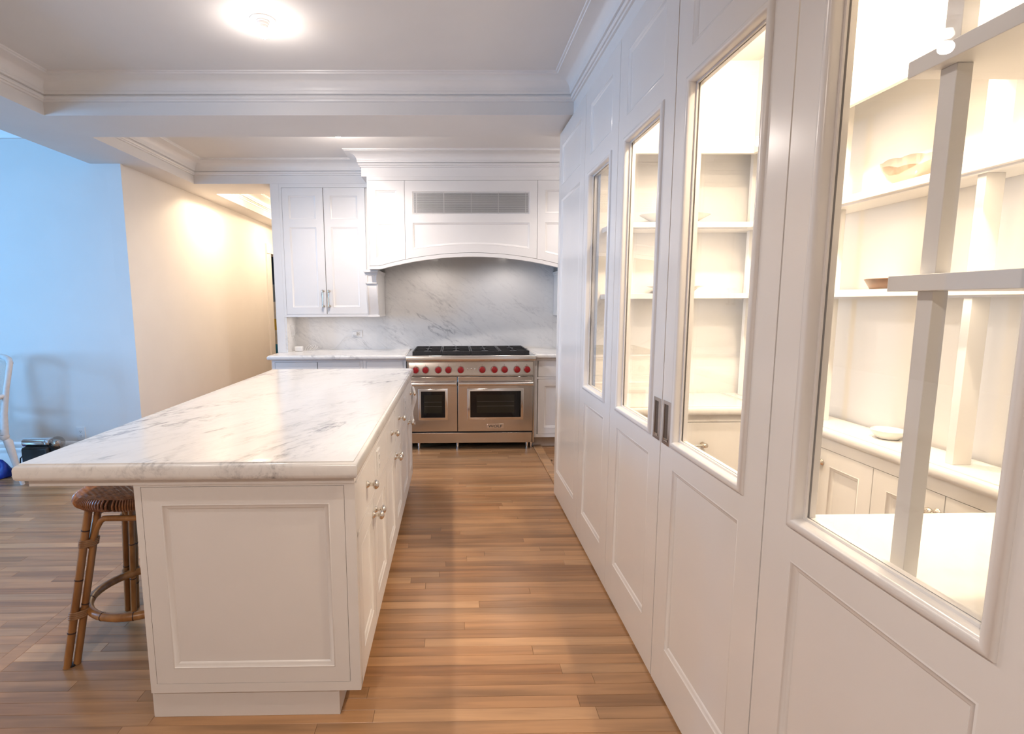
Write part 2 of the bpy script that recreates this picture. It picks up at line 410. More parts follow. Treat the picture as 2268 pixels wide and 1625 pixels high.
struct('ceiling_hall_room', MB().box(-4.7, XC - .12, YW + .12, 9.7, 2.9, 2.96), CEIL, 'ceiling of the room past the hallway doorway', 'ceiling')
struct('wall_hall_end', MB().box(-4.6, -1.6, 9.6, 9.7, 0, 2.9), WALL, 'end wall of the hallway', 'wall')
struct('wall_hall_right', MB().box(-1.77, -1.67, 5.89, 9.6, 0, ZC), WALL, 'hallway wall behind the tall cabinet end panel', 'wall')
struct('wall_left', MB().box(-6.6, -6.5, -2.6, 1.0, 0, 2.92).box(-6.6, -6.5, 2.4, YW, 0, 2.92).box(-6.6, -6.5, 1.0, 2.4, 0, .95).box(-6.6, -6.5, 1.0, 2.4, 2.35, 2.92), WALL, 'side wall of the adjoining room', 'wall')
struct('wall_front', MB().box(-6.6, -5.25, -2.7, -2.6, 0, 2.92).box(-3.95, 1.78, -2.7, -2.6, 0, 2.92).box(-5.25, -3.95, -2.7, -2.6, 0, 1.2).box(-5.25, -3.95, -2.7, -2.6, 2.6, 2.92), WALL, 'wall with a window behind the camera', 'wall')
struct('wall_daylight_block', MB().box(-2.95, -2.55, -2.6, 1.8, 0, ZB), WALL, 'unseen wall pier added under the wide beam to block window daylight', 'wall')  # added out of view; keeps direct window daylight off the island front and cabinets
struct('wall_right', MB().box(.80, .90, -2.6, .50, 0, ZB), WALL, 'wall continuing the line of the sliding doors', 'wall')
struct('wall_passage', MB().box(1.70, 1.78, 3.0, 5.75, 0, ZC), WALL, 'side wall of the passage beside the range', 'wall')
# window in the adjoining room
w = thing('window_1', 'white framed window of the adjoining room', 'window', (-4.6, -2.65, 1.2), kind='structure')
m = MB().sweep(FY(-2.6, 1), rect(-5.25, -3.95, 1.2, 2.6), [(0, .02), (0, -.06), (.05, -.06), (.05, .02), (0, .02)]); ob('frame', m, TRIM, w)
ob('muntin', MB().box(-4.615, -4.585, -2.66, -2.63, 1.25, 2.55), TRIM, w)
for x0, x1 in ((-5.2, -4.615), (-4.585, -4.0)): ob('pane', MB().box(x0, x1, -2.648, -2.644, 1.25, 2.55), GLASS, w, smooth=False)

w = thing('window_2', 'white framed side window of the adjoining room', 'window', (-6.55, 1.7, .95), kind='structure')
m = MB().sweep(FX(-6.5, 1), rect(1.0, 2.4, .95, 2.35), [(0, .02), (0, -.06), (.05, -.06), (.05, .02), (0, .02)]); ob('frame', m, TRIM, w)
ob('muntin', MB().box(-6.56, -6.53, 1.685, 1.715, 1.0, 2.3), TRIM, w)
for y0, y1 in ((1.05, 1.685), (1.715, 2.35)): ob('pane', MB().box(-6.548, -6.544, y0, y1, 1.0, 2.3), GLASS, w, smooth=False)

# crown mouldings of the trays
cove = [(.034 + .088 * (1 - math.cos(a)), 2.708 + .057 * math.sin(a)) for a in arange(0, math.pi / 2, 8)]
CROWN = [(0, 2.650), (.010, 2.652), (.012, 2.662), (.020, 2.664), (.025, 2.672), (.023, 2.682), (.018, 2.685), (.030, 2.689), (.033, 2.698), (.032, 2.705), (.034, 2.708)] + cove + [(.124, 2.765), (.128, 2.7655), (.130, 2.772), (.140, 2.773), (.142, 2.78)]
FW = lambda u, v, h: (u, v, h)
t1 = struct('trim_1', MB().sweep(FW, rect(XT, .757, -2.6, Y1), CROWN), TRIM, 'stepped crown moulding around the near ceiling tray', 'moulding')
HX0, HX1, HY, HC = -.785, 1.133, 5.09, .174
p2 = [(XT, Y2), (1.78, Y2), (1.78, YF), (HX1 + .05, YF), (HX1 + .05, HY), (HX0 - .048, HY), (HX0 - .048, YF), (XT, YF)]
struct('trim_2', MB().sweep(FW, p2, CROWN), TRIM, 'crown moulding around the far tray stepping out over the hood', 'moulding')
struct('trim_3', MB().sweep(FW, rect(XT, -1.77, 5.89, 9.0), CROWN), TRIM, 'crown moulding around the small hallway tray', 'moulding')
struct('trim_4', MB().sweep(lambda u, v, h: (u, v, h), [(-6.5, YW), (XU, YW)], [(0, 2.86), (-.05, 2.86), (-.045, 2.835), (-.02, 2.80), (-.015, 2.775), (0, 2.77)], closed=False), TRIM, 'narrow crown moulding on the blue-tinted wall', 'moulding')
BB = [(0, 0), (-.018, 0), (-.018, .12), (-.014, .128), (-.016, .14), (-.016, .165), (-.010, .175), (-.012, .19), (-.012, .215), (-.004, .228), (0, .228)]
struct('baseboard_left', MB().sweep(FW, [(-6.5, YW), (XC, YW)], BB, closed=False), TRIM, 'stepped white baseboard along the blue-tinted wall', 'baseboard')
struct('baseboard_hall', MB().sweep(FW, [(XC, YW), (XC, 8.0)], [(-p, z) for p, z in BB], closed=False).sweep(FW, [(XC, YW + .02), (XC, 8.0)], BB, closed=False), TRIM, 'stepped white baseboard along the hallway wall', 'baseboard')

# hallway door opening with casing
d = thing('door_6', 'cream door casing at the far end of the hallway wall', 'doorway', (XC, 8.7, 0), kind='structure')
for y0, y1 in ((8.0, 8.185), (9.3, 9.54)):
    ob('casing', MB().box(XC, XC + .022, y0, y1, 0, 2.155), TRIM, d)
ob('casing', MB().box(XC, XC + .030, 8.0, 9.54, 2.155, 2.29), TRIM, d)

# ------------------------------------------------------------------ floor: planks laid one by one
fl = struct('floor', MB().box(-6.6, 1.78, -2.6, 9.6, -.06, -.0062), SUBF, 'oak strip floor running across the kitchen', 'floor')
def proj(x, y, z):
    v = Vector((x, y, z)) - Vector((0, 0, CAMH)); a, b, c = v.dot(rt), v.dot(fw), v.dot(up_)
    if b < .05: return None
    return (1134 + CX + FPX * a / b, 812.5 + CY - FPX * c / b)
planks = []
PW = .057
def lay(x0, x1, y0, y1, w=PW, lo=.45, hi=1.7):
    y = y0
    while y < y1 - 1e-6:
        ye = min(y + w, y1); x = x0 - random.uniform(0, .8)
        while x < x1:
            xe = x + random.uniform(lo, hi); a, b = max(x, x0), min(xe, x1)
            if x1 - xe < .15: xe = x1; b = x1
            if b - a > .02: planks.append((a, b, y, ye, random.choice((random.random(), random.gauss(.5, .16)))))
            x = xe
        y = ye
lay(-1.782, .783, -2.5, 5.75)
lay(-6.5, -1.846, -2.5, 4.632)
lay(-2.742, -1.77, 5.75, 9.55); lay(-2.742, -1.846, 4.632, 5.75)
lay(.8765, 1.70, 3.0, 5.2)
planks.append((-1.846, -1.782, -2.5, 5.75, .55))               # flush header strip
def plank_mesh(mb, a, b, y0, y1, tone):
    g, c = .0004, .0007
    a, b, y0, y1 = a + g, b - g, y0 + g, y1 - g
    vs = [(a, y0, -.006), (b, y0, -.006), (b, y1, -.006), (a, y1, -.006), (a, y0, -c), (b, y0, -c), (b, y1, -c), (a, y1, -c),
          (a + c, y0 + c, 0), (b - c, y0 + c, 0), (b - c, y1 - c, 0), (a + c, y1 - c, 0)]
    fs = [(8, 9, 10, 11)] + [(i, (i + 1) % 4, 4 + (i + 1) % 4, 4 + i) for i in range(4)] + [(4 + i, 4 + (i + 1) % 4, 8 + (i + 1) % 4, 8 + i) for i in range(4)]
    mb.add(vs, fs, tone)
mb = MB().fpoly(lambda u, v, h: (u, h, v), [(.7845, -.006), (.7845, .004), (.792, .011), (.862, .011), (.8755, .002), (.8755, -.006)], 3.84, 5.178)
mb.tone = [.9] * len(mb.v); thr = ob('threshold', mb, OAK, fl, smooth=False, label='pale raised oak threshold strip')
def shown(p):
    a, b, y0, y1, _ = p; ar = 0; n = 8
    for i in range(n):
        x = a + (b - a) * (i + .5) / n; ym = (y0 + y1) / 2
        if ym < .9: continue
        if -1.04 < x < -.36 and 1.69 < ym < 4.05: continue
        if x > .79 and ym < 3.9: continue
        if -1.394 < x < -.31 and ym > 1.9 and ym < 5 and x < -.45: continue
        q = proj(x, y0, 0), proj(x, y1, 0)
        if not q[0] or not q[1] or not (0 < q[0][0] < 2268) or not (600 < q[1][1] < 1625): continue
        if x < -1.0 and q[0][1] < 1080: continue
        dx = (b - a) / n * FPX / ym
        ar += abs(q[0][1] - q[1][1]) * dx
    return ar
def write_tone(o, mb):
    at = o.data.attributes.new('tone', 'FLOAT', 'POINT'); at.data.foreach_set('value', mb.tone)
write_tone(thr, mb)
ranked = sorted(planks, key=shown, reverse=True)
for p in ranked[:290]:
    mb = MB(); plank_mesh(mb, *p); o = ob('plank', mb, OAK, fl, smooth=False); write_tone(o, mb)
mb = MB()
for p in ranked[290:]: plank_mesh(mb, *p)
o = ob('planks', mb, OAK, fl, smooth=False); write_tone(o, mb); o['kind'] = 'stuff'

# ------------------------------------------------------------------ sliding door wall
DZ0, DZ1 = .012, 2.560
GT, GB = 2.105, .945
doors = [('door_1', 3.100, 3.830, 'solid', 'far solid white door leaf with no glass, at the end by the range'),
         ('door_2', 2.486, 3.097, 'glass', 'glazed white door leaf between the solid leaf and the nickel pulls'),
         ('door_3', 1.864, 2.483, 'glass', 'glazed white door leaf with a flush nickel pull on its near stile'),
         ('door_4', 1.220, 1.858, 'glass', 'glazed white door leaf with a flush nickel pull on its far stile'),
         ('door_5', .575, 1.215, 'glass', 'widest-looking glazed white door leaf in front of the near pantry shelves')]
F = FX(XD, -1)
for nm, y0, y1, kind, lab in doors:
    d = thing(nm, lab, 'door', (XD + .02, (y0 + y1) / 2, DZ0), kind='structure')
    st = .106; a, b = y0 + st, y1 - st
    if nm == 'door_1': a, b = y0 + .10, y1 - .075
    if kind == 'solid': op = [(a, b, .195, 2.118, 'panel'), (a, b, 2.205, 2.468, 'panel')]
    else: op = [(a, b, .19, .855, 'panel'), (a, b, GB, GT, 'glass'), (a, b, 2.205, 2.468, 'panel')]
    paneled(d, F, y0, y1, DZ0, DZ1, DTH, op, DOORP)
def flush_pull(parent, y0, y1, z0, z1):
    r = rect(y0, y1, z0, z1)
    p = ob('flush_pull', MB().sweep(F, r, [(0, -.001), (0, .003), (.012, .003), (.0125, -.012), (.0, -.012)]), PULLM, parent, label='polished nickel flush pull')
    ob('pull_cup', MB().fbox(F, y0 + .008, y1 - .008, z0 + .008, z1 - .008, -.0005, .0008), plain('pull_recess', (.20, .17, .15), .25, .9), p)
    ob('pull_lip', MB().fbox(F, y0 + .012, y0 + .02, z0 + .012, z1 - .012, .0006, .0016).fbox(F, y0 + .012, y1 - .012, z0 + .012, z0 + .02, .0006, .0016), NICKEL, p)
D3 = bpy.data.objects['door_3']; D4 = bpy.data.objects['door_4']
flush_pull(D3, 1.870, 1.932, .926, 1.078); flush_pull(D4, 1.782, 1.846, .926, 1.080)

# ------------------------------------------------------------------ island
isl = thing('kitchen_island', 'white panelled kitchen island cabinet under the long marble top', 'island', (-.68, 2.86, 0))
BL, BR, BF, BBk = -1.040, -.325, 1.681, 4.045
ob('carcass', MB().box(BL + .02, BR - .022, BF + .0225, BBk, .105, .8415), CAB, isl)
ob('toe_kick', MB().box(BL - .008, -.404, 1.700, BBk - .03, 0, .106), CAB, isl, bevel=.001)
ob('apron', MB().box(-1.372, BR, 1.678, BBk + .01, .842, .868), CAB, isl, bevel=.0015)
Ff = FY(BF, -1)
ob('face_frame', MB().fbox(Ff, BL, -1.018, .106, .8415, -.022, 0), CAB, isl); ob('face_frame', MB().fbox(Ff, -.360, BR, .106, .8415, -.022, 0), CAB, isl)
ob('face_frame', MB().fbox(Ff, -1.018, -.360, .106, .139, -.022, 0), CAB, isl); ob('face_frame', MB().fbox(Ff, -1.018, -.360, .836, .8415, -.022, 0), CAB, isl)
e = ob('end_panel', MB().fbox(Ff, -1.0167, -.3613, .1403, .8347, -.0215, -.013), CAB, isl)
paneled(e, Ff, -1.0167, -.3613, .1403, .8347, .020, [(-.957, -.409, .195, .776, 'panel')], CAB)
Fs = FX(BR, 1)
ob('side_rail', MB().fbox(Fs, BF + .022, BBk, .836, .8415, -.022, 0).fbox(Fs, BF + .022, BBk, .645, .662, -.022, 0).fbox(Fs, BF + .022, BBk, .106, .139, -.022, 0), CAB, isl)
ob('side_stile', MB().fbox(Fs, BF + .0222, BF + .030, .106, .842, -.022, 0), CAB, isl); ob('side_stile', MB().fbox(Fs, BBk - .02, BBk, .106, .8415, -.022, 0), CAB, isl)
def slab_part(nm, y0, y1, z0, z1):
    return ob(nm, MB().fbox(Fs, y0 + .0015, y1 - .0015, z0 + .0015, z1 - .0015, -.021, 0), CAB, isl, bevel=.001)
for y0, y1, k in ((1.712, 2.115, 1.912), (2.515, 2.872, 2.695), (2.886, 3.240, 3.061), (3.735, 4.024, 3.905)):
    dr = slab_part('drawer', y0, y1, .662, .836); knob(dr, Fs, k, .757, 1.12)
for y0, y1 in ((2.118, 2.512), (3.243, 3.732)): slab_part('filler_panel', y0, y1, .662, .836)
for y0, y1, k in ((1.712, 2.064, 2.036), (2.066, 2.462, 2.092), (2.466, 2.855, 2.828), (2.857, 3.246, 2.884), (3.250, 3.700, 3.672), (3.702, 4.024, 3.728)):
    dr = ob('door', MB().fbox(Fs, y0 + .002, y1 - .002, .1405, .6435, -.0215, -.013), CAB, isl)
    paneled(dr, Fs, y0 + .0015, y1 - .0015, .1405, .6435, .0205, [(y0 + .058, y1 - .058, .2, .585, 'panel')], CAB)
    knob(dr, Fs, k, .588, 1.12)
def outlet(F, u, v, label, parent=None, w=.07, h=.115, horiz=False, duplex=True, plug=False):
    loc = F(u, v - h / 2, 0)
    o = thing('wall_outlet', label, 'outlet', loc) if parent is None else None
    par = o or parent
    m = MB().sweep(F, rect(u - w / 2, u + w / 2, v - h / 2, v + h / 2), [(0, 0), (0, .004), (.002, .0058), (.006, .006)])
    k = 4; m.f.append((k - 1, 2 * k - 1, 3 * k - 1, 4 * k - 1))
    ob('cover_plate', m, PLASTIC, par)
    for s in (-1, 1):
        cu, cv = (u + s * .0195, v) if horiz else (u, v + s * .0195)
        f_ = ob('socket', MB().fbox(F, cu - .0155, cu + .0155, cv - .0135, cv + .0135, .0055, .0075), PLASTIC, par, bevel=.003)
        m = MB()
        for du, dv, a, b in ((-.006, .003, .0014, .005), (.006, .003, .0014, .004), (0, -.007, .0024, .0024)):
            if horiz: du, dv, a, b = dv, du, b, a
            m.fbox(F, cu + du - a, cu + du + a, cv + dv - b, cv + dv + b, .007, .0079)
        ob('slots', m, SLOT, f_)
    return o
for y in (2.205, 3.442): outlet(Fs, y, .757, 'white outlet plate on the island side beside the ' + ('nearest' if y < 3 else 'farthest') + ' drawer', w=.075, h=.105)
counter('island_countertop', -1.394, -.309, 1.645, 4.082, .868, .924, MARB_I, 'long white marble island top with grey veins and moulded edge')
# cloth hanging at the far corner
m = MB()
cl = [(-.303 + .016 * math.sin(i * .5), 4.06 + .006 * math.cos(i * .9), .80 - .30 * i / 14) for i in range(15)]
for j in range(6):
    a = j / 5
    for i, (x, y, z) in enumerate(cl): m.v.append((x - .05 * (1 - a) + .006 * math.sin(i * .4 + j), y + .012 * math.sin(j * 1.4) + .01 * a, z - .02 * a)); m.tone.append(0)
for j in range(5):
    for i in range(14): m.f.append((j * 15 + i, j * 15 + i + 1, (j + 1) * 15 + i + 1, (j + 1) * 15 + i))
c = tag(ob('dish_towel', m, CLOTH), 'small white cloth hanging at the far corner of the island', 'towel'); s_ = c.modifiers.new('solid', 'SOLIDIFY'); s_.thickness = .004

# ------------------------------------------------------------------ back wall: base cabinets and counters
CZ0, CZ1, CF = .886, .929, 5.07
counter('countertop', -1.775, -.452, CF, 5.748, CZ0, CZ1, MARB_B, 'white marble counter to the left of the range')
counter('countertop', .779, 1.68, CF, 5.748, CZ0, CZ1, MARB_B, 'short white marble counter to the right of the range')
def base_unit(name, x0, x1, label, layout, left_end=False):
    b = thing(name, label, 'cabinet', ((x0 + x1) / 2, 5.4, 0))
    Fb = FY(CF + .035, -1)
    ob('carcass', MB().box(x0, x1, CF + .058, 5.745, .105, CZ0 - .0005), CAB, b)
    ob('toe_kick', MB().box(x0 + .0, x1, CF + .11, 5.7, 0, .105), TOE, b)
    ob('face_frame', MB().fbox(Fb, x0, x1, .862, CZ0 - .001, -.022, 0).fbox(Fb, x0, x0 + .028, .105, .862, -.022, 0).fbox(Fb, x1 - .028, x1, .105, .862, -.022, 0).fbox(Fb, x0 + .028, x1 - .028, .105, .137, -.022, 0).fbox(Fb, x0 + .028, x1 - .028, .684, .702, -.022, 0), CAB, b)
    for (u0, u1) in layout:
        ob('drawer', MB().fbox(Fb, u0 + .002, u1 - .002, .704, .860, -.021, 0), CAB, b, bevel=.001)
        dd = ob('door', MB().fbox(Fb, u0 + .003, u1 - .003, .139, .682, -.0215, -.013), CAB, b)
        paneled(dd, Fb, u0 + .002, u1 - .002, .139, .682, .0205, [(u0 + .06, u1 - .06, .2, .62, 'panel')], CAB)
    return b
base_unit('base_cabinet', -1.74, -.87, 'white base cabinet at the left end of the back counter', [(-1.712, -1.306), (-1.304, -.898)])
base_unit('base_cabinet', -.868, -.455, 'white base cabinet between the left cabinet and the range', [(-.84, -.483)])
base_unit('base_cabinet', .782, 1.68, 'white base cabinet to the right of the range', [(.818, 1.22), (1.222, 1.652)])

# backsplash slabs
bs = thing('backsplash', 'white marble backsplash with diagonal grey veins behind the range', 'backsplash', (-.3, YB, CZ1))
ob('slab', MB().box(-1.689, -.7206, YB - .02, YB - .0002, CZ1, 1.33), MARB_B, bs)
ob('slab', MB().box(-.7200, 1.068, YB - .02, YB - .0002, CZ1, 2.05), MARB_B, bs)
ob('slab', MB().box(1.0686, 1.69, YB - .02, YB - .0002, CZ1, 1.33), MARB_B, bs)
ob('slab', MB().box(-1.6895, -1.671, 5.40, YB - .0205, CZ1, 1.30), MARB_B, bs)

# ------------------------------------------------------------------ upper cabinet on the left
uc = thing('wall_cabinet', 'white two-door upper cabinet left of the hood with paired nickel pulls', 'cabinet', (-1.25, 5.57, CZ1))
UY = 5.395; Fu = FY(UY, -1)
ob('carcass', MB().box(-1.69, -.83, UY + .024, YB - .001, 1.30, ZB - .0005), CAB, uc)
ob('end_post', MB().box(-1.772, -1.6895, UY, YB - .0005, CZ1 + .0002, ZB - .0005), CAB, uc, bevel=.001)
ob('face_frame', MB().fbox(Fu, -1.689, -1.664, 1.286, ZB - .001, -.023, 0).fbox(Fu, -1.664, -.835, 2.537, ZB - .001, -.023, 0).fbox(Fu, -1.664, -.835, 1.286, 1.311, -.023, 0), CAB, uc)
for u0, u1, hx in ((-1.664, -1.262, -1.293), (-1.260, -.855, -1.234)):
    dd = ob('door', MB().fbox(Fu, u0 + .003, u1 - .003, 1.314, 2.534, -.0225, -.014), CAB, uc)
    paneled(dd, Fu, u0 + .0025, u1 - .0025, 1.3135, 2.5345, .0205, [(u0 + .062, u1 - .072, 1.378, 2.167, 'panel'), (u0 + .062, u1 - .072, 2.234, 2.464, 'panel')], CAB)
    bar_pull(dd, Fu, hx, 1.392, 1.540, True, 1.25)

ob('light_strip', MB().box(-1.62, -.90, 5.50, 5.53, 1.288, 1.2995), PLASTIC, uc)
l = light('cabinet_strip_lamp', 'AREA', (0, 0, 0), .7, KITCHEN_C, .70, (0, 0, 0), .02); l.parent = uc; l.location = Vector((-1.26, 5.515, 1.286)) - WL[uc.name]

# ------------------------------------------------------------------ range hood with arched front
hd = thing('range_hood', 'white arched mantel hood with louvred vent above the range', 'hood', (HC, 5.42, 1.28))
Fh = FY(HY, -1)
def arc(xl, zl, za):                                   # circular arc: zl at +-xl from HC, za at HC
    s = za - zl; R = (xl * xl + s * s) / (2 * s)
    return lambda x: za - R + math.sqrt(max(0, R * R - (x - HC) ** 2))
ap_raw = arc(.865, 1.766, 1.884); ap = lambda x: max(1.766, ap_raw(x))
ab = lambda x: max(1.735, arc(.865, 1.731, 1.847)(x))
TOPZ = 2.534
xs = arange(HX0, HX1, 60)
ob('frieze', MB().box(HX0 - .048, HX1 + .05, HY, YB - .001, ZB - .0035, ZC), TRIM, hd)
ob('back_plate', MB().strip(Fh, xs, lambda x: ZB - .004, lambda x: ab(x) + .006, -.045, -.021), CAB, hd)
ob('arch_trim', MB().strip(Fh, xs, lambda x: ap(x) - .0025, ab, -.045, 0), CAB, hd)
ob('top_rail', MB().fbox(Fh, HX0, HX1, TOPZ + .0025, ZB - .004, -.021, 0), CAB, hd)
ob('side_post', MB().fbox(Fh, HX0, -.7735, ap(HX0), TOPZ + .002, -.021, 0), CAB, hd); ob('side_post', MB().fbox(Fh, 2 * HC + .7735, HX1, ap(HX1), TOPZ + .002, -.021, 0), CAB, hd)
ob('side_panel', MB().box(HX0, HX0 + .02, HY + .045, YB - .001, 1.735, ZB - .004), CAB, hd); ob('side_panel', MB().box(HX1 - .02, HX1, HY + .045, YB - .001, 1.735, ZB - .004), CAB, hd)
def hood_door(u0, u1, p0, p1, upper, lower_top, lower_bot, grille=False, name='door'):
    root = ob(name, MB().strip(Fh, arange(u0, u1, 12), lambda x: TOPZ, lambda x: ap(x) + .004, -.0208, -.012), CAB, hd)
    n = 20
    for a, b in ((u0, p0), (p1, u1)):
        ob('stile', MB().strip(Fh, arange(a, b, 8), lambda x: TOPZ, lambda x: ap(x) + .0005, -.0205, 0), CAB, root)
    ob('rail', MB().fbox(Fh, p0, p1, upper[1], TOPZ, -.0205, 0), CAB, root)
    ob('rail', MB().fbox(Fh, p0, p1, lower_top, upper[0], -.0205, 0), CAB, root)
    ob('rail', MB().strip(Fh, arange(p0, p1, n), lower_bot, lambda x: ap(x) + .0005, -.0205, 0), CAB, root)
    path = [(p0, lower_bot(p0))] + [(x, lower_bot(x)) for x in arange(p0, p1, n)][1:] + [(p1, lower_top), (p0, lower_top)]
    ob('molding', MB().sweep(Fh, path, PANEL_MOLD), CAB, root)
    ob('panel', MB().strip(Fh, arange(p0, p1, n), lambda x: lower_top, lower_bot, -.0118, -.0098), CAB, root)
    ob('molding', MB().sweep(Fh, rect(p0, p1, *upper), PANEL_MOLD), CAB, root)
    if not grille: ob('panel', MB().fbox(Fh, p0, p1, upper[0], upper[1], -.0118, -.0098), CAB, root)
    return root
cb = lambda x: arc(.552, 1.912, 1.958)(x)
ctr = hood_door(-.4395, .7875, HC - .548, HC + .548, (2.228, 2.442), 2.160, cb, True, 'center_panel')
sl = lambda x: 1.835 + (x + .713) / .2 * .048
hood_door(-.7715, -.4425, -.715, -.510, (2.236, 2.452), 2.160, sl)
slr = lambda x: sl(2 * HC - x)
hood_door(.7905, 2 * HC + .7715, 2 * HC + .510, 2 * HC + .715, (2.236, 2.452), 2.160, slr)
gr = ob('vent_grille', MB().fbox(Fh, HC - .543, HC + .543, 2.231, 2.439, -.0117, -.0107), GRILLB, hd)
nl = 24
for i in range(nl):
    z = 2.2345 + .200 * (i + .5) / nl
    ob('slat', MB().fbox(Fh, HC - .542, HC + .542, z - .0024, z + .0024, -.0106, -.003), LOUVM, gr, smooth=False)
for i in range(5):
    x = HC - .505 + 1.010 * i / 4
    ob('rib', MB().fbox(Fh, x - .003, x + .003, 2.232, 2.438, -.0105, -.0022), LOUVM, gr, smooth=False)
ob('liner', MB().box(HX0 + .03, HX1 - .03, HY + .05, YB - .022, 1.90, 1.93), STEEL, hd)
for hx in (HC - .38, HC + .38):
    ob('lamp', MB().lathe(FZ(1.9, -1), hx, 5.36, [(0, .04), (.004, .04), (.006, .034)], 20), BULB, hd)
    l = light('hood_lamp', 'SPOT', (0, 0, 0), 6.5, KITCHEN_C, .05); l.parent = hd; l.location = Vector((hx, 5.36, 1.885)) - WL[hd.name]; l.data.spot_size = math.radians(165); l.data.spot_blend = .5
def corbel(x0, x1):
    prof = [(5.165, 1.735), (5.165, 1.716), (5.178, 1.712), (5.182, 1.700), (5.19, 1.698), (5.19, 1.612), (5.205, 1.604), (5.205, 1.598), (5.20, 1.585), (5.208, 1.52), (5.225, 1.45), (5.25, 1.38), (5.285, 1.30), (5.285, 1.286), (5.729, 1.286), (5.729, 1.735)]
    Fc = lambda u, v, h: (h, u, v)
    c = ob('corbel', MB().fpoly(Fc, prof, x0, x1), CAB, hd)
    ob('cap', MB().box(x0 - .012, x1 + .012, 5.160, 5.728, 1.712, 1.734), CAB, c, bevel=.004)
    ob('cap', MB().box(x0 - .006, x1 + .006, 5.178, 5.728, 1.698, 1.713), CAB, c, bevel=.003)
    ob('molding', MB().sweep(FY(5.19, -1), rect(x0 + .008, x1 - .008, 1.606, 1.692), [(0, 0), (.0, .006), (.008, .006), (.014, 0)]), CAB, c)
    pts = [(5.198, 1.585), (5.208, 1.52), (5.225, 1.45), (5.25, 1.38), (5.28, 1.312)]
    for a in (x0 + .004, x1 - .016):
        ob('molding', MB().fpoly(Fc, [(y - .006, z) for y, z in pts] + [(y + .01, z) for y, z in pts[::-1]], a, a + .012), CAB, c)
    ob('foot', MB().box(x0 - .002, x1 + .002, 5.277, 5.728, 1.2845, 1.305), CAB, c, bevel=.002)
corbel(-.836, -.7215); corbel(2 * HC + .7215, 2 * HC + .836)

# ------------------------------------------------------------------ range
rg = thing('range', 'stainless steel dual-oven gas range with ten red knobs', 'range', (.168, 5.38, 0))
RX0, RX1, RF = -.442, .777, 5.06
Fr = FY(RF, -1)
ob('body', MB().box(RX0 + .006, RX1 - .006, RF + .03, 5.725, .068, .90), STEEL, rg)
ob('side_trim', MB().box(RX0, RX0 + .014, RF - .004, RF + .04, .07, .872).box(RX1 - .014, RX1, RF - .004, RF + .04, .07, .872), STEEL, rg)
ob('shadow_gap', MB().box(RX0 + .014, RX1 - .014, RF + .012, RF + .031, .068, .872), BLACK, rg)
bn = [(5.004, .876), (5.000, .882), (4.999, .893), (5.001, .912), (5.005, .921), (5.013, .926), (5.04, .9275), (5.722, .9275), (5.722, .90), (5.06, .90), (5.06, .872), (5.012, .872)]
ob('cooktop', MB().fpoly(lambda u, v, h: (h, u, v), bn, RX0 - .005, RX1 + .001), STEELH, rg)
ob('control_panel', MB().fpoly(lambda u, v, h: (h, u, v), [(5.045, .7335), (5.056, .853), (5.062, .871), (5.075, .871), (5.075, .7335)], RX0 + .016, RX1 - .016), STEEL, rg)
ob('trim_strip', MB().fbox(Fr, RX0 + .016, RX1 - .016, .7225, .7295, -.012, .004), STEEL, rg)
for px in (203, 343, 525, 670, 846, 1155, 1328, 1474, 1653, 1798):
    x = -.359 + (px - 203) / 1595 * 1.060; z = .787
    Fk = lambda u, v, h: (u, 5.050 - h, v)
    b = ob('bezel', MB().lathe(Fk, x, z, [(0, .0355), (.006, .0355), (.009, .033), (.009, .026), (.004, .025)], 28, cap=False), STEELH, rg)
    k = ob('knob', MB().lathe(Fk, x, z, [(.004, .0265), (.012, .0305), (.016, .031), (.040, .0295), (.045, .0275), (.047, .022)], 28), RED, rg, label='glossy red control knob')
    ob('pointer', MB().fbox(Fk, x - .0015, x + .0015, z + .010, z + .024, .046, .0478), plain('knob_mark', (.25, .004, .006), .4), k)
    m = MB()
    for a, s in ((90, .0022), (-35, .0013), (215, .0013)):
        cx, cz = x + .047 * math.cos(math.radians(a)), z + .045 * math.sin(math.radians(a)); m.fbox(Fk, cx - s, cx + s, cz - s, cz + s, -.003, .0018)
    ob('dial_mark', m, LETTER, rg)
for x in (.135, .171, .207):
    ob('indicator', MB().lathe(lambda u, v, h: (u, 5.050 - h, v), x, .792, [(-.004, .008), (.0025, .008), (.004, .006)], 14), STEELH, rg)
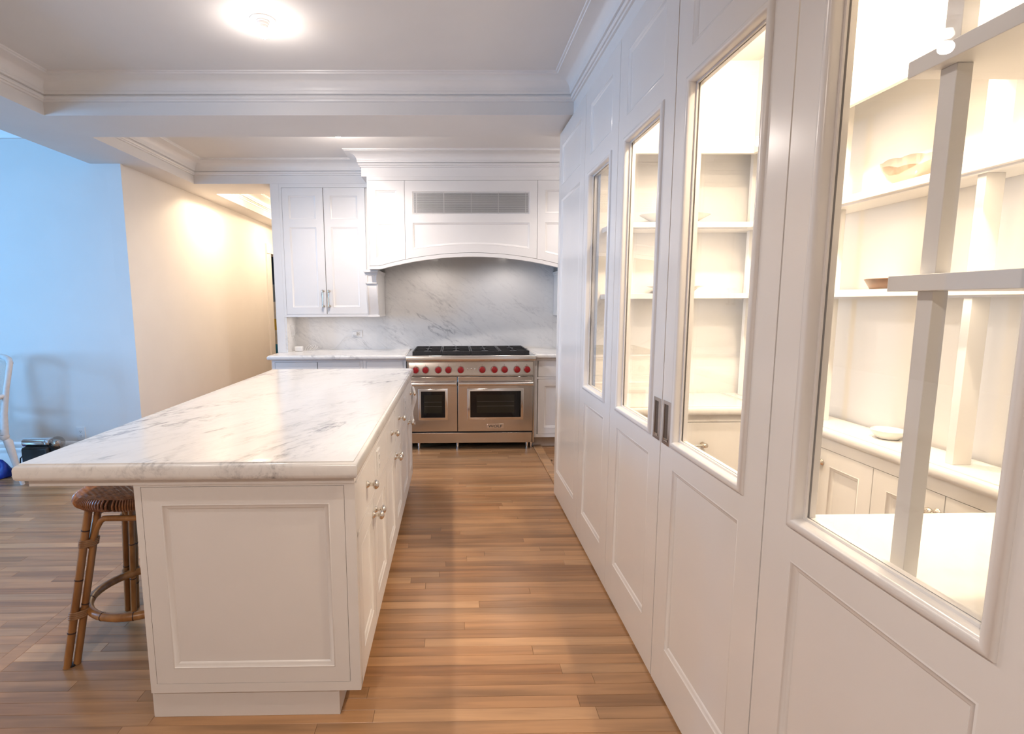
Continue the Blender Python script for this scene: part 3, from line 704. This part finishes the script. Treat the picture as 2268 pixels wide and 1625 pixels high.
def oven(u0, u1, w0, w1, hu0, hu1):
    d = ob('oven_door', MB().fbox(Fr, u0, u1, .186, .7175, -.011, .016), STEEL, rg, bevel=.003)
    fr_ = rect(w0 - .024, w1 + .024, .2985, .6065)
    ob('window_frame', MB().sweep(Fr, fr_, [(0, .0162), (.002, .0175), (.022, .0235), (.026, .0235), (.027, .0165)]), STEELH, d)
    m = MB(); r = .012; pts = []
    for cx, cz, a0 in ((w1 - r, .584 - r, 0), (w0 + r, .584 - r, 90), (w0 + r, .321 + r, 180), (w1 - r, .321 + r, 270)):
        pts += [(cx + r * math.cos(math.radians(a0 + a)), cz + r * math.sin(math.radians(a0 + a))) for a in (0, 30, 60, 90)]
    wn = ob('window', m.fpoly(Fr, pts, .016, .0185), BGLASS, d, smooth=False)
    iw = (w1 - w0) * .13
    ob('inner_window', MB().fbox(Fr, w0 + iw, w1 - iw, .368, .545, .0186, .0188), OVENIN, wn, smooth=False)
    for z in (.432, .475):
        ob('rack', MB().fbox(Fr, w0 + iw + .004, w1 - iw - .004, z, z + .0025, .01885, .0192), plain('rack_wire', (.14, .13, .12), .4, .5), wn, smooth=False)
    h = ob('handle', MB().tube([(hu0, RF - .062, .656), (hu1, RF - .062, .656)], .0185, 20), STEELH, d)
    for a, s in ((hu0, 1), (hu1, -1)):
        ob('end_cap', MB().tube([(a - s * .004, RF - .062, .656), (a + s * .034, RF - .062, .656)], .0205, 20), STEELH, h)
        ob('bracket', MB().fpoly(lambda u, v, hh: (hh, u, v), [(RF - .016, .675), (RF - .055, .668), (RF - .062, .638), (RF - .016, .632)], a + s * .002 - .011, a + s * .002 + .011), STEELH, h)
    return d
oven(RX0 + .018, .033, -.316, -.081, RX0 + .03, .018)
o2 = oven(.039, RX1 - .018, .156, .646, .056, .748)
ob('kick_panel', MB().fbox(Fr, RX0 + .016, RX1 - .022, .071, .171, -.012, .012), STEEL, rg, bevel=.002)
for x, y in ((RX0 + .10, 5.10), (.035, 5.10), (RX1 - .062, 5.10), (RX1 - .02, 5.12), (RX0 + .1, 5.62), (RX1 - .1, 5.62)):
    ob('foot', MB().lathe(FZ(0), x, y, [(0, .015), (.012, .015), (.014, .011), (.030, .011), (.032, .014), (.070, .014)], 14), STEELH, rg)
# badge with lettering
bd = ob('badge', MB().fbox(Fr, .318, .481, .213, .257, .016, .0185), STEELH, rg, bevel=.001)
def text(body, loc, size, mat, parent, sx=1.0, name='lettering'):
    c = bpy.data.curves.new(name, 'FONT'); c.body = body; c.size = size; c.align_x = 'CENTER'; c.align_y = 'CENTER'; c.extrude = .0006; c.offset = .0008
    o = bpy.data.objects.new(name, c); COL.objects.link(o); o.data.materials.append(mat)
    dg = bpy.context.evaluated_depsgraph_get(); me = bpy.data.meshes.new_from_object(o.evaluated_get(dg)); bpy.data.objects.remove(o)
    mb_ = MB().add([(loc[0] + v.co.x * sx, loc[1] - v.co.z, loc[2] + v.co.y) for v in me.vertices], [tuple(p.vertices) for p in me.polygons])
    return ob(name, mb_, mat, parent, smooth=False)
text('WOLF', (.3995, RF - .0188, .2345), .036, LETTER, bd, 1.32)
# cooktop surface: burner wells, burners and grates
ob('burner_tray', MB().box(RX0 + .05, RX1 - .05, 5.06, 5.69, .9276, .9296), BLACK, rg)
gw = (1.119) / 4
for i in range(4):
    x0 = RX0 + .05 + gw * i + .002; x1 = x0 + gw - .004; xm = (x0 + x1) / 2
    for yc in (5.215, 5.53):
        b = ob('burner', MB().lathe(FZ(.9296), xm, yc, [(0, .055), (.010, .052), (.012, .038), (.020, .036), (.024, .030), (.0245, .004)], 20), BLACK, rg)
    m = MB(); t = .0065; z0, z1 = .936, .962
    m.box(x0, x1, 5.062, 5.076, .931, z1).box(x0, x1, 5.676, 5.690, .931, z1).box(x0, x0 + .012, 5.076, 5.676, z0, z1).box(x1 - .012, x1, 5.076, 5.676, z0, z1)
    m.box(x0 + .012, x1 - .012, 5.367, 5.381, z0, z1)
    for yc in (5.215, 5.53):
        m.box(xm - t, xm + t, yc - .145, yc - .032, z0 + .008, z1); m.box(xm - t, xm + t, yc + .032, yc + .145, z0 + .008, z1)
        m.box(x0 + .012, xm - .032, yc - t, yc + t, z0 + .008, z1); m.box(xm + .032, x1 - .012, yc - t, yc + t, z0 + .008, z1)
    ob('grate', m, IRON, rg, bevel=.0015)

# ------------------------------------------------------------------ counter-top items, switches
outlet(FY(YB - .02, -1), -1.028, 1.098, 'white outlet with a plug in it on the marble backsplash', w=.115, h=.073, horiz=True)
pl = tag(ob('plug', MB().fbox(FY(YB - .02, -1), -1.070, -1.028, 1.078, 1.118, .008, .030), PLASTIC, bevel=.004), 'white plug pushed into the backsplash outlet', 'plug')
sw = thing('light_switch', 'white rocker switch plate on the marble return below the upper cabinet', 'switch', (-1.67, 5.59, 1.085))
Fw = FX(-1.671, 1)
ob('cover_plate', MB().fbox(Fw, 5.53, 5.65, 1.085, 1.20, .0002, .005), PLASTIC, sw, bevel=.002)
for y in (5.565, 5.615): ob('rocker', MB().fbox(Fw, y - .017, y + .017, 1.11, 1.175, .005, .0085), PLASTIC, sw, bevel=.002)
ch = thing('charger', 'small white charger block with a coiled cable on the back counter', 'charger', (-1.60, 5.56, CZ1))
ob('block', MB().box(-1.645, -1.565, 5.525, 5.585, CZ1, CZ1 + .05), PLASTIC, ch, bevel=.008)
coil = [(-1.53 + .035 * math.cos(a * 1.0) + .004 * a, 5.60 + .02 * math.sin(a), CZ1 + .03 + .028 * math.sin(a * 1.0 + .6)) for a in arange(0, 6 * math.pi, 60)]
coil = [(x, y, max(z, CZ1 + .003)) for x, y, z in coil]
ob('cable', MB().tube(coil, .0018, 6), PLASTIC, ch)
cb_ = [(-1.05, 5.70, 1.095), (-1.065, 5.695, 1.09), (-1.10, 5.70, 1.085), (-1.16, 5.71, 1.06), (-1.21, 5.715, 1.00), (-1.25, 5.71, .96), (-1.30, 5.69, .936), (-1.37, 5.66, .9325), (-1.43, 5.63, .9325)]
tag(ob('charging_cable', MB().tube(cb_, .0016, 6), PLASTIC), 'thin white cable drooping from the outlet to the counter', 'cable')

# ------------------------------------------------------------------ pantry behind the glass doors
PX, PYF, PYN = 1.682, 2.935, .46
struct('wall_pantry_right', MB().box(PX, PX + .09, .40, 3.0, 0, 2.7), PANT, 'cream back wall of the glass-fronted pantry', 'wall')
struct('wall_pantry_far', MB().box(.79, PX, PYF, 3.0, 0, ZB + .1), PANT, 'cream far end wall of the pantry', 'wall')
struct('wall_pantry_near', MB().box(.79, PX, .40, PYN, 0, 2.7), PANT, 'cream near end wall of the pantry', 'wall')
struct('ceiling_pantry', MB().box(.80, PX + .09, .40, 3.0, 2.56, 2.62), PANT, 'white pantry ceiling', 'ceiling')
struct('trim_5', MB().sweep(FW, [(.80, 2.715), (1.49, 2.715), (1.49, .985), (.80, .985)], [(0, 2.137), (-.02, 2.137), (-.02, 2.56), (0, 2.56), (0, 2.137)], closed=False, cap=True).box(.80, 1.68, 2.735, 2.93, 2.24, 2.26).box(1.51, 1.68, .985, 2.735, 2.24, 2.26).box(.80, 1.51, .47, .965, 2.24, 2.26), PANT, 'white header band around the top of the pantry shelves', 'header')
lay_p = MB().box(.80, PX, PYN, PYF, -.006, .001); struct('floor_pantry', lay_p, plain('pantry_floor', (.36, .19, .09), .4, nscale=6), 'oak floor inside the pantry', 'floor')
S1, S2, ST = 1.437, 1.789, .026
def shelving(name, label, boards, posts):
    xs_ = [b[0] for b in boards] + [b[1] for b in boards]; ys_ = [b[2] for b in boards] + [b[3] for b in boards]
    s = thing(name, label, 'shelving', ((min(xs_) + max(xs_)) / 2, (min(ys_) + max(ys_)) / 2, .916))
    for b in boards: ob('shelf', MB().box(*b), PANT, s, bevel=.001)
    for p in posts: ob('post', MB().box(*p), PANT, s, bevel=.001)
    return s
shelving('pantry_shelving', 'open white shelves on the far pantry wall', [(.805, PX - .001, 2.715, PYF - .001, S1, S1 + ST), (.805, PX - .001, 2.715, PYF - .001, S2, S2 + ST)], [(1.556, 1.608, 2.84, 2.866, .9165, S1), (1.553, 1.605, 2.84, 2.866, S1 + ST, S2), (1.55, 1.602, 2.84, 2.866, S2 + ST, 2.24)])
rp = []
for y in (1.582, 2.215):
    for z0, z1 in ((.9165, S1), (S1 + ST, S2), (S2 + ST, 2.24)): rp.append((1.545, 1.602, y, y + .027, z0, z1))
shelving('pantry_shelving', 'open white shelves along the long pantry wall holding a glass bowl', [(1.49, PX - .001, .99, 2.714, S1, S1 + ST), (1.49, PX - .001, .99, 2.714, S2, S2 + ST)], rp)
N2 = 1.809
shelving('pantry_shelving', 'open white shelves nearest the camera behind the closest glass door', [(.802, 1.489, PYN + .001, .987, 1.440, 1.468), (.802, 1.489, PYN + .001, .987, N2, N2 + .028)], [(.826, .853, .917, .948, .9165, 1.440), (.826, .853, .917, .948, 1.468, N2), (.826, .853, .917, .948, N2 + .028, 2.24)])
def shelf_strip(root, x0, x1, y0, y1, z, watts):          # slim warm light strip fixed under a shelf
    ob('light_strip', MB().box(x0, x1, y0, y1, z - .006, z), PLASTIC, root)
    l = light('shelf_strip_lamp', 'AREA', (0, 0, 0), watts, PANTRY_C, x1 - x0, (0, 0, 0), y1 - y0)
    l.parent = root; l.location = Vector(((x0 + x1) / 2, (y0 + y1) / 2, z - .008)) - WL[root.name]
SH = [o for o in COL.objects if o.name.startswith('pantry_shelving')]
for z in (S1, S2):
    shelf_strip(SH[0], .84, 1.48, 2.735, 2.75, z, .7)
    shelf_strip(SH[1], 1.508, 1.523, 1.02, 2.68, z, 1.3)
counter('countertop', .80, 1.49, 2.52, PYF - .001, .8735, .9162, MARB_P, 'white marble counter on the far pantry wall')
counter('countertop', 1.4905, PX - .001, PYN + .001, PYF - .001, .8735, .9162, MARB_P, 'long white marble counter against the back wall of the pantry')
counter('countertop', .795, 1.49, PYN + .001, 1.225, .8735, .9162, MARB_P, 'white marble counter directly behind the closest glass door')
pb = thing('base_cabinet', 'white pantry base cabinet with wide drawers on the far wall', 'cabinet', (1.15, 2.74, 0))
ob('carcass', MB().box(.80, 1.505, 2.572, PYF - .001, .0, .873), PANT, pb)
Fp = FY(2.55, -1)
ob('face_frame', MB().fbox(Fp, .80, 1.505, .836, .873, -.022, 0).fbox(Fp, .80, .83, .0, .836, -.022, 0).fbox(Fp, 1.49, 1.505, .0, .836, -.022, 0), PANT, pb)
for z0, z1 in ((.575, .834), (.32, .572), (.08, .317)):
    dr = ob('drawer', MB().fbox(Fp, .832, 1.488, z0 + .0015, z1 - .0015, -.021, 0), PANT, pb, bevel=.001); bar_pull(dr, Fp, (z0 + z1) / 2 + .02, 1.08, 1.225, False, 1.3)
pr_ = thing('base_cabinet', 'white pantry base cabinet with shaker doors and round knobs', 'cabinet', (1.6, 1.7, 0))
ob('carcass', MB().box(1.528, PX - .001, PYN + .001, 2.571, 0, .873), PANT, pr_)
Fq = FX(1.506, -1)
ob('face_frame', MB().fbox(Fq, .47, 2.57, .828, .873, -.022, 0).fbox(Fq, .47, 2.57, .0, .09, -.022, 0), PANT, pr_)
edges = [2.49, 2.118, 1.835, 1.552, 1.25]
for i in range(4):
    y1, y0 = edges[i], edges[i + 1]
    dd = ob('door', MB().fbox(Fq, y0 + .003, y1 - .003, .092, .826, -.0215, -.013), PANT, pr_)
    paneled(dd, Fq, y0 + .002, y1 - .002, .092, .826, .0205, [(y0 + .062, y1 - .062, .15, .765, 'panel')], PANT)
    knob(dd, Fq, y1 - .02 if i % 2 else y0 + .02, .768, 1.0)
pn = thing('base_cabinet', 'white pantry base cabinet under the counter behind the closest glass door', 'cabinet', (1.15, .85, 0))
ob('carcass', MB().box(.80, 1.50, PYN + .001, 1.17, 0, .873), PANT, pn)
Fn = FY(1.17, 1)
for u0, u1 in ((.81, 1.14), (1.142, 1.495)):
    dd = ob('door', MB().fbox(Fn, u0 + .003, u1 - .003, .092, .826, .0005, .008), PANT, pn); paneled(dd, FY(1.19, 1), u0 + .002, u1 - .002, .092, .826, .019, [(u0 + .06, u1 - .06, .15, .765, 'panel')], PANT)

# dishes
def dish(name, x, y, z, prof, mat, label, cat, n=32, wide=1.0):
    m = MB().lathe(FZ(z), x, y, prof, n, cap=False)
    m.v = [(x + (a - x) * wide, b, c) for a, b, c in m.v]
    return tag(ob(name, m, mat), label, cat)
dish('serving_platter', 1.15, 2.825, S2 + ST, [(.0, .001), (.0, .04), (.004, .055), (.050, .106), (.052, .106), (.048, .102), (.008, .05), (.006, .001)], CERAM, 'wide white dish on the upper far pantry shelf', 'dish', wide=1.7)
dish('serving_bowl', 1.17, 2.825, S1 + ST, [(.0, .001), (.0, .055), (.006, .062), (.030, .085), (.038, .107), (.040, .107), (.034, .082), (.010, .052), (.008, .001)], CERAM, 'shallow pale bowl on the lower far pantry shelf', 'bowl', wide=1.38)
gbw = [(.0, .001), (.0, .035), (.004, .042), (.03, .072), (.06, .092), (.085, .100), (.085, .096), (.06, .088), (.03, .068), (.008, .04), (.006, .001)]
m = MB().lathe(FZ(0), 0, 0, gbw, 48, cap=False)
for i, (x, y, z) in enumerate(m.v):
    a = math.atan2(y, x); k = z / .085; z2 = z + .006 * k * abs(math.cos(4 * a)); m.v[i] = (1.585 + x * .75, 1.90 + y, S2 + ST + z2)
tag(ob('glass_bowl', m, SMOKE), 'scalloped clear glass bowl on the upper long pantry shelf', 'bowl')
m = MB().sweep(FZ(S1 + ST), [(1.57 + .075 * math.cos(a), 1.90 + .11 * math.sin(a)) for a in arange(0, 2 * math.pi, 32)][:-1], [(.03, .0), (.02, .0), (.004, .03), (.0, .036), (.003, .038), (.008, .032), (.024, .006), (.03, .006)])
m.f.append(tuple(i * 8 for i in range(32))); m.f.append(tuple(i * 8 + 7 for i in range(32)))
tag(ob('wooden_tray', m, BROWN), 'oval brown wooden dish on the lower long pantry shelf', 'tray')
dish('small_bowl', 1.605, 1.905, .9162, [(.0, .001), (.0, .030), (.004, .036), (.025, .052), (.033, .055), (.035, .053), (.030, .049), (.008, .03), (.006, .001)], CERAM, 'small white bowl on the long pantry counter', 'bowl')

# ------------------------------------------------------------------ ceiling lights
def fixture(x, y, zc, label, group, color, watts, beam=0, spread=150, n=28):
    t = thing('ceiling_light', label, 'light', (x, y, zc - .11), group)
    Fd = FZ(zc, -1)
    ob('trim_ring', MB().lathe(Fd, x, y, [(0, .060), (.004, .060), (.007, .057), (.008, .050), (.006, .046), (.006, .020)], n), TRIM, t)
    ob('socket', MB().lathe(Fd, x, y, [(.005, .030), (.012, .030), (.014, .026), (.024, .025), (.026, .021), (.038, .020)], n), TRIM, t)
    ob('bulb', MB().lathe(Fd, x, y, [(.038, .017), (.048, .020), (.062, .026), (.070, .025), (.078, .018), (.080, .003)], n), BULB, t)
    l = light('ceiling_light_lamp', 'POINT', (0, 0, 0), watts, color, .03); l.parent = t; l.location = (0, 0, -.012)
    if beam:
        l = light('ceiling_light_beam', 'SPOT', (0, 0, 0), beam, color, .03); l.parent = t; l.location = (0, 0, -.012)
        l.data.spot_size = math.radians(spread); l.data.spot_blend = .7
    return t
gk = 'round ceiling lights along the kitchen trays'
fixture(-.908, 2.785, ZC, 'round white ceiling light with glowing bulb in the near tray', gk, KITCHEN_C, KITCHEN_W * .8, KITCHEN_S * .78, 165)
fixture(-.885, 4.36, ZC, 'round white ceiling light partly hidden behind the cross beam', gk, KITCHEN_C, KITCHEN_W * 2.2, KITCHEN_S * 1.15, 170)
fixture(-.90, .95, ZC, 'round white ceiling light above the camera end of the near tray', gk, KITCHEN_C, KITCHEN_W, KITCHEN_S * .4, 165)
fixture(-.90, -1.0, ZC, 'round white ceiling light in the near tray behind the camera', gk, KITCHEN_C, KITCHEN_W, KITCHEN_S * 1.85, 165)
fixture(-2.295, 6.10, ZC, 'round ceiling light at the near end of the hallway tray', 'hallway ceiling lights', HALL_C, HALL_W, HALL_S, 160)
fixture(-2.12, 7.9, ZC, 'round ceiling light at the far end of the hallway tray', 'hallway ceiling lights', HALL_C, HALL_W, HALL_S, 160)
fixture(1.155, 2.05, 2.56, 'round ceiling light over the far half of the pantry', 'pantry ceiling lights', PANTRY_C, PANTRY_W, PANTRY_S, 135)
fixture(1.155, 1.25, 2.56, 'round ceiling light over the near half of the pantry', 'pantry ceiling lights', PANTRY_C, PANTRY_W, PANTRY_S, 135)
fixture(1.25, 4.39, ZC, 'round ceiling light over the passage beside the range', 'passage ceiling lights', KITCHEN_C, KITCHEN_W * .7, KITCHEN_S * .7)

# ------------------------------------------------------------------ rattan stool
sx, sy, sz = -1.325, 2.175, .683
st = thing('bar_stool', 'rattan counter stool with woven seat tucked under the island overhang', 'stool', (sx, sy, 0))
def sup(a, r, e=.72):
    c, s = math.cos(a), math.sin(a); return (r * math.copysign(abs(c) ** e, c), r * math.copysign(abs(s) ** e, s))
m = MB(); rings = [(.0, .100), (.012, .160), (.018, .185), (.030, .203), (.045, .208), (.057, .2055), (.066, .197), (.072, .178), (.073, .11), (.072, .05), (.072, .002)]
nn = 72
for h, r in rings:
    for i in range(nn):
        x, y = sup(2 * math.pi * i / nn, r); m.v.append((sx + x * .98, sy + y * .94, sz - .072 + h)); m.tone.append(0)
for j in range(len(rings) - 1):
    for i in range(nn): m.f.append((j * nn + i, j * nn + (i + 1) % nn, (j + 1) * nn + (i + 1) % nn, (j + 1) * nn + i))
seat = ob('seat', m, plain('seat_core', (.06, .026, .012), .7), st)
# the woven strands: rows across the top, each bobbing over and under, bound down over the rim
m = MB(); pitch_ = .0066; row = 0; y = -.196
def seat_z(r):
    pts = [(0, .0725), (.05, .0725), (.11, .0735), (.178, .0725), (.197, .0665), (.2055, .0575), (.210, .046)]
    for (a, za), (b, zb) in zip(pts, pts[1:]):
        if r <= b: return za + (zb - za) * (r - a) / (b - a)
    return .046
def seat_r(x, y, e=.72):
    p = 2 / e * 1.0
    return (abs(x) ** p + abs(y) ** p) ** (1 / p)
while y < .197:
    xm = 0
    while seat_r(xm, y) < .207: xm += .002
    n = max(4, int(2 * xm / .0065))
    path = []
    for i in range(n + 1):
        x = -xm + 2 * xm * i / n
        path.append((sx + x * .98, sy + y * .94, sz - .0715 + seat_z(seat_r(x, y)) + .0013 * math.sin(x * 2 * math.pi / .026 + row * math.pi * .5)))
    m.tube(path, .0036, 5); y += pitch_; row += 1
w_ = ob('weave', m, WEAVE, seat); w_['kind'] = 'stuff'
m = MB()
for i in range(150):
    a = 2 * math.pi * i / 150; pts = []
    for h, r in ((.004, .135), (.012, .166), (.020, .193), (.032, .208), (.046, .2125), (.056, .2095), (.065, .2015)):
        x, y = sup(a + (h - .03) * .5, r); pts.append((sx + x * .98, sy + y * .94, sz - .072 + h + .001))
    m.tube(pts, .0042, 5)
w_ = ob('rim_binding', m, WEAVE, seat); w_['kind'] = 'stuff'
def cane(parent, nm, p0, p1, r, nodes=(), bend=0):
    p0, p1 = Vector(p0), Vector(p1)
    path = [p0.lerp(p1, t) for t in arange(0, 1, 6)]
    o = ob(nm, MB().tube(path, r, 12), CANE, parent)
    for t in nodes:
        c = p0.lerp(p1, t); dr = (p1 - p0).normalized() * .0022
        ob('cane_joint', MB().tube([c - dr * 1.6, c - dr, c + dr, c + dr * 1.6], [r * .98, r * 1.06, r * 1.06, r * .98], 12), NODE, o)
    return o
legs = []
for ix, iy in ((-1, -1), (-1, 1), (1, -1), (1, 1)):
    ft = Vector((sx + ix * .200, sy + iy * .200, 0)); tp = Vector((sx + ix * .114, sy + iy * .114, sz - .060))
    tang = Vector((ix * .707, iy * .707, 0)) * .017 if (ix, iy) == (-1, -1) else Vector((ix * -.707, iy * .707, 0)) * .017
    lo1 = cane(st, 'leg', ft + tang, tp + tang, .0150, (.22, .55, .86)); lo2 = cane(st, 'leg', ft - tang + Vector((0, 0, .002)), tp - tang, .0135, (.38, .78))
    if (ix, iy) != (-1, -1): cane(st, 'leg', ft * 1 + Vector((-ix * .022, -iy * .022, .002)), tp + Vector((-ix * .022, -iy * .022, -.03)), .0135, (.3, .6))
    ob('foot_pad', MB().lathe(FZ(0), ft[0], ft[1], [(0, .014), (.006, .014), (.007, .010)], 12), RUBBER, st)
    for t in (.33, .78):
        c = ft.lerp(tp, t); ax = (tp - ft).normalized(); u = tang.normalized(); v = ax.cross(u)
        for k in range(4):
            cc = c + ax * (k - 1.5) * .0075
            ob('binding', MB().tube([cc + u * .033 * math.cos(a) + v * .0175 * math.sin(a) for a in arange(0, 2 * math.pi, 20)][:-1], .0042, 6, closed=True), WRAP, st)
ring = [(sx + .206 * math.cos(a), sy + .206 * math.sin(a), .205) for a in arange(0, 2 * math.pi, 48)][:-1]
rg_ = ob('foot_ring', MB().tube(ring, .0165, 12, closed=True), CANE, st)
for a in (0.3, 1.9, 3.5, 4.4, 5.0):
    c = Vector((sx + .206 * math.cos(a), sy + .206 * math.sin(a), .205)); t = Vector((-math.sin(a), math.cos(a), 0)) * .002
    ob('cane_joint', MB().tube([c - t, c + t], .0175, 12), NODE, rg_)
for ix, iy, jx, jy in ((-1, -1, -1, 1), (1, -1, 1, 1), (-1, -1, 1, -1), (-1, 1, 1, 1)):
    a = Vector((sx + ix * .130, sy + iy * .130, .46)); b = Vector((sx + jx * .130, sy + jy * .130, .46)); pts = []
    for t in arange(0, 1, 16):
        p = a.lerp(b, t); k = min(1, min(t, 1 - t) / .26); p.z = .46 + .122 * math.sin(k * math.pi / 2); pts.append(p)
    ob('brace', MB().tube(pts, .0115, 10), CANE, st)

# ------------------------------------------------------------------ chair at the left edge
f2 = Vector((-.55, -.835, 0)).normalized(); l2 = Vector((.835, -.55, 0)).normalized(); cc0 = Vector((-3.492, 4.10, 0)) - l2 * .245 + f2 * .235
def Q(a, b, z): return tuple(cc0 + l2 * a + f2 * b + Vector((0, 0, z * .985)))     # a lateral, b forward
chr_ = thing('armchair', 'white painted cane-back chair with grey upholstered seat by the left wall', 'chair', tuple(cc0))
for s in (-1, 1):
    m = MB(); m.tube([Q(s * .245, -.235, .43), Q(s * .25, -.245, .60), Q(s * .255, -.275, .80), Q(s * .25, -.315, .985), Q(s * .235, -.322, 1.005)], [.026, .022, .020, .020, .014], 14)
    ob('back_post', m, CHAIRW, chr_)
    ob('leg', MB().tube([Q(s * .242, -.23, .43), Q(s * .243, -.235, .405), Q(s * .245, -.24, .39), Q(s * .247, -.25, .37), Q(s * .25, -.30, .05), Q(s * .252, -.31, 0)], [.030, .032, .022, .030, .017, .015], 12), CHAIRW, chr_)
    ob('leg', MB().tube([Q(s * .27, .25, .43), Q(s * .27, .25, .405), Q(s * .27, .25, .39), Q(s * .27, .25, .37), Q(s * .268, .25, .03), Q(s * .268, .25, 0)], [.030, .032, .022, .030, .016, .014], 12), CHAIRW, chr_)
    ob('armrest', MB().tube([Q(s * .25, -.26, .74), Q(s * .262, -.18, .715), Q(s * .285, -.05, .70), Q(s * .29, .06, .69), Q(s * .285, .12, .66)], [.018, .019, .02, .022, .015], 10), CHAIRW, chr_)
    ob('arm_pad', MB().tube([Q(s * .275, -.13, .728), Q(s * .285, -.06, .728), Q(s * .288, .02, .72), Q(s * .288, .04, .715)], [.012, .024, .022, .010], 10), FABRIC, chr_)
    ob('arm_support', MB().tube([Q(s * .285, .10, .67), Q(s * .28, .13, .58), Q(s * .27, .18, .48), Q(s * .268, .2, .42)], [.018, .017, .017, .02], 8), CHAIRW, chr_)
m = MB(); m.tube([Q(-.235, -.320, .985), Q(-.20, -.325, 1.015), Q(-.1, -.335, 1.025), Q(0, -.338, 1.028), Q(.1, -.335, 1.025), Q(.20, -.325, 1.015), Q(.235, -.320, .985)], .022, 14); ob('top_rail', m, CHAIRW, chr_)
ob('lower_rail', MB().tube([Q(-.245, -.25, .58), Q(0, -.262, .575), Q(.245, -.25, .58)], .02, 8), CHAIRW, chr_)
m = MB()
for i in range(31):
    a = -.23 + .46 * i / 30; m.tube([Q(a, -.25, .59), Q(a, -.285, .80), Q(a, -.322, 1.0)], .0016, 4)
for i in range(26):
    z = .60 + .40 * i / 25; b = -.25 - .072 * (z - .59) / .41; m.tube([Q(-.24, b - .001, z), Q(.24, b - .001, z)], .0016, 4)
cn = ob('cane_panel', m, plain('cane_weave', (.70, .66, .60), .6), chr_); cn['kind'] = 'stuff'
pts = [(-.265, .27), (-.24, -.24), (.24, -.24), (.265, .27)]
m = MB().fpoly(lambda u, v, h: Q(u, v, h), pts, .395, .455); ob('seat_rail', m, CHAIRW, chr_, bevel=.008)
m = MB()
for k, (sc_, z) in enumerate(((1.0, .455), (1.0, .475), (.95, .495), (.82, .508), (.5, .515), (.02, .517))):
    for i in range(24):
        x, y = sup(2 * math.pi * i / 24, sc_, .5); m.v.append(Q(x * .248, y * .245 + .015, z)); m.tone.append(0)
for k in range(5):
    for i in range(24): m.f.append((k * 24 + i, k * 24 + (i + 1) % 24, (k + 1) * 24 + (i + 1) % 24, (k + 1) * 24 + i))
ob('seat_cushion', m, FABRIC, chr_)

# ------------------------------------------------------------------ coffee machine, bag, outlet on the floor side
cm = thing('coffee_machine', 'chrome and black capsule coffee machine with a clear dome standing on the floor', 'coffee machine', (-3.41, 4.36, 0))
ob('body', MB().box(-3.555, -3.335, 4.30, 4.44, 0, .262), RUBBER, cm, bevel=.02)
cy_ = lambda u, v, h: (h, 4.365 + u, .292 + v)
ob('capsule_head', MB().lathe(cy_, 0, 0, [(-3.565, .030), (-3.562, .036), (-3.555, .038), (-3.37, .038), (-3.35, .034), (-3.345, .030)], 28), CHROME, cm)
ob('band', MB().lathe(cy_, 0, 0, [(-3.375, .039), (-3.366, .0405), (-3.358, .039)], 28), CHROME, cm)
sph = [(.055 * math.cos(t), max(.0006, .055 * math.sin(t))) for t in arange(math.pi, 0, 14)]
ob('dome', MB().lathe(lambda u, v, h: (-3.295 + h, 4.365 + u, .285 + v), 0, 0, sph, 28), SMOKE, cm)
ob('dome_core', MB().lathe(lambda u, v, h: (-3.305 + h, 4.365 + u, .282 + v), 0, 0, [(h * .62, r * .62) for h, r in sph], 20), CHROME, cm)
ob('drip_tray', MB().box(-3.335, -3.24, 4.315, 4.425, 0, .03), CHROME, cm, bevel=.005)
ob('drip_column', MB().box(-3.345, -3.30, 4.335, 4.40, .03, .27), RUBBER, cm)
ob('cord', MB().tube([(-3.55, 4.38, .17), (-3.60, 4.38, .175), (-3.625, 4.38, .15), (-3.64, 4.39, .10), (-3.645, 4.40, .04), (-3.64, 4.42, .006), (-3.60, 4.48, .006)], .005, 8), RUBBER, cm)
m = MB()
for k, (r, z) in enumerate(((.75, .0), (1.0, .02), (1.0, .07), (.8, .12), (.45, .155), (.05, .165))):
    for i in range(20):
        a = 2 * math.pi * i / 20; rr = r * (1 + .16 * math.sin(3 * a + k * .6) + .09 * math.sin(5 * a - k)); m.v.append((-3.765 + .075 * rr * math.cos(a), 4.33 + .07 * rr * math.sin(a), z * .72 * (1 + .35 * math.sin(2 * a + 1) * (k > 0)))); m.tone.append(0)
for k in range(5):
    for i in range(20): m.f.append((k * 20 + i, k * 20 + (i + 1) % 20, (k + 1) * 20 + (i + 1) % 20, (k + 1) * 20 + i))
m.f.append(tuple(range(20)))
tag(ob('bag', m, BLUE, angle=70), 'crumpled bright blue bag on the floor below the chair', 'bag')
outlet(FY(YW, -1), -3.279, .297, 'white outlet plate low on the blue-tinted wall', w=.074, h=.12)

# hanging seen past the hallway casing
hg = thing('hanging_panel', 'narrow glimpse of a dark blue, white and teal hanging past the hallway doorway', 'hanging', (-3.3, 9.55, .4))
for z0, z1, c in ((1.75, 2.28, (.035, .10, .22)), (1.45, 1.75, (.20, .28, .38)), (1.15, 1.45, (.75, .75, .75)), (.95, 1.15, (.70, .50, .08)), (.70, .95, (.7, .68, .62)), (.42, .70, (.02, .20, .36))):
    ob('band', MB().box(-3.7, -2.75, 9.56, 9.595, z0, z1), plain('band_dye', c, .8, 0, .1, 10), hg)
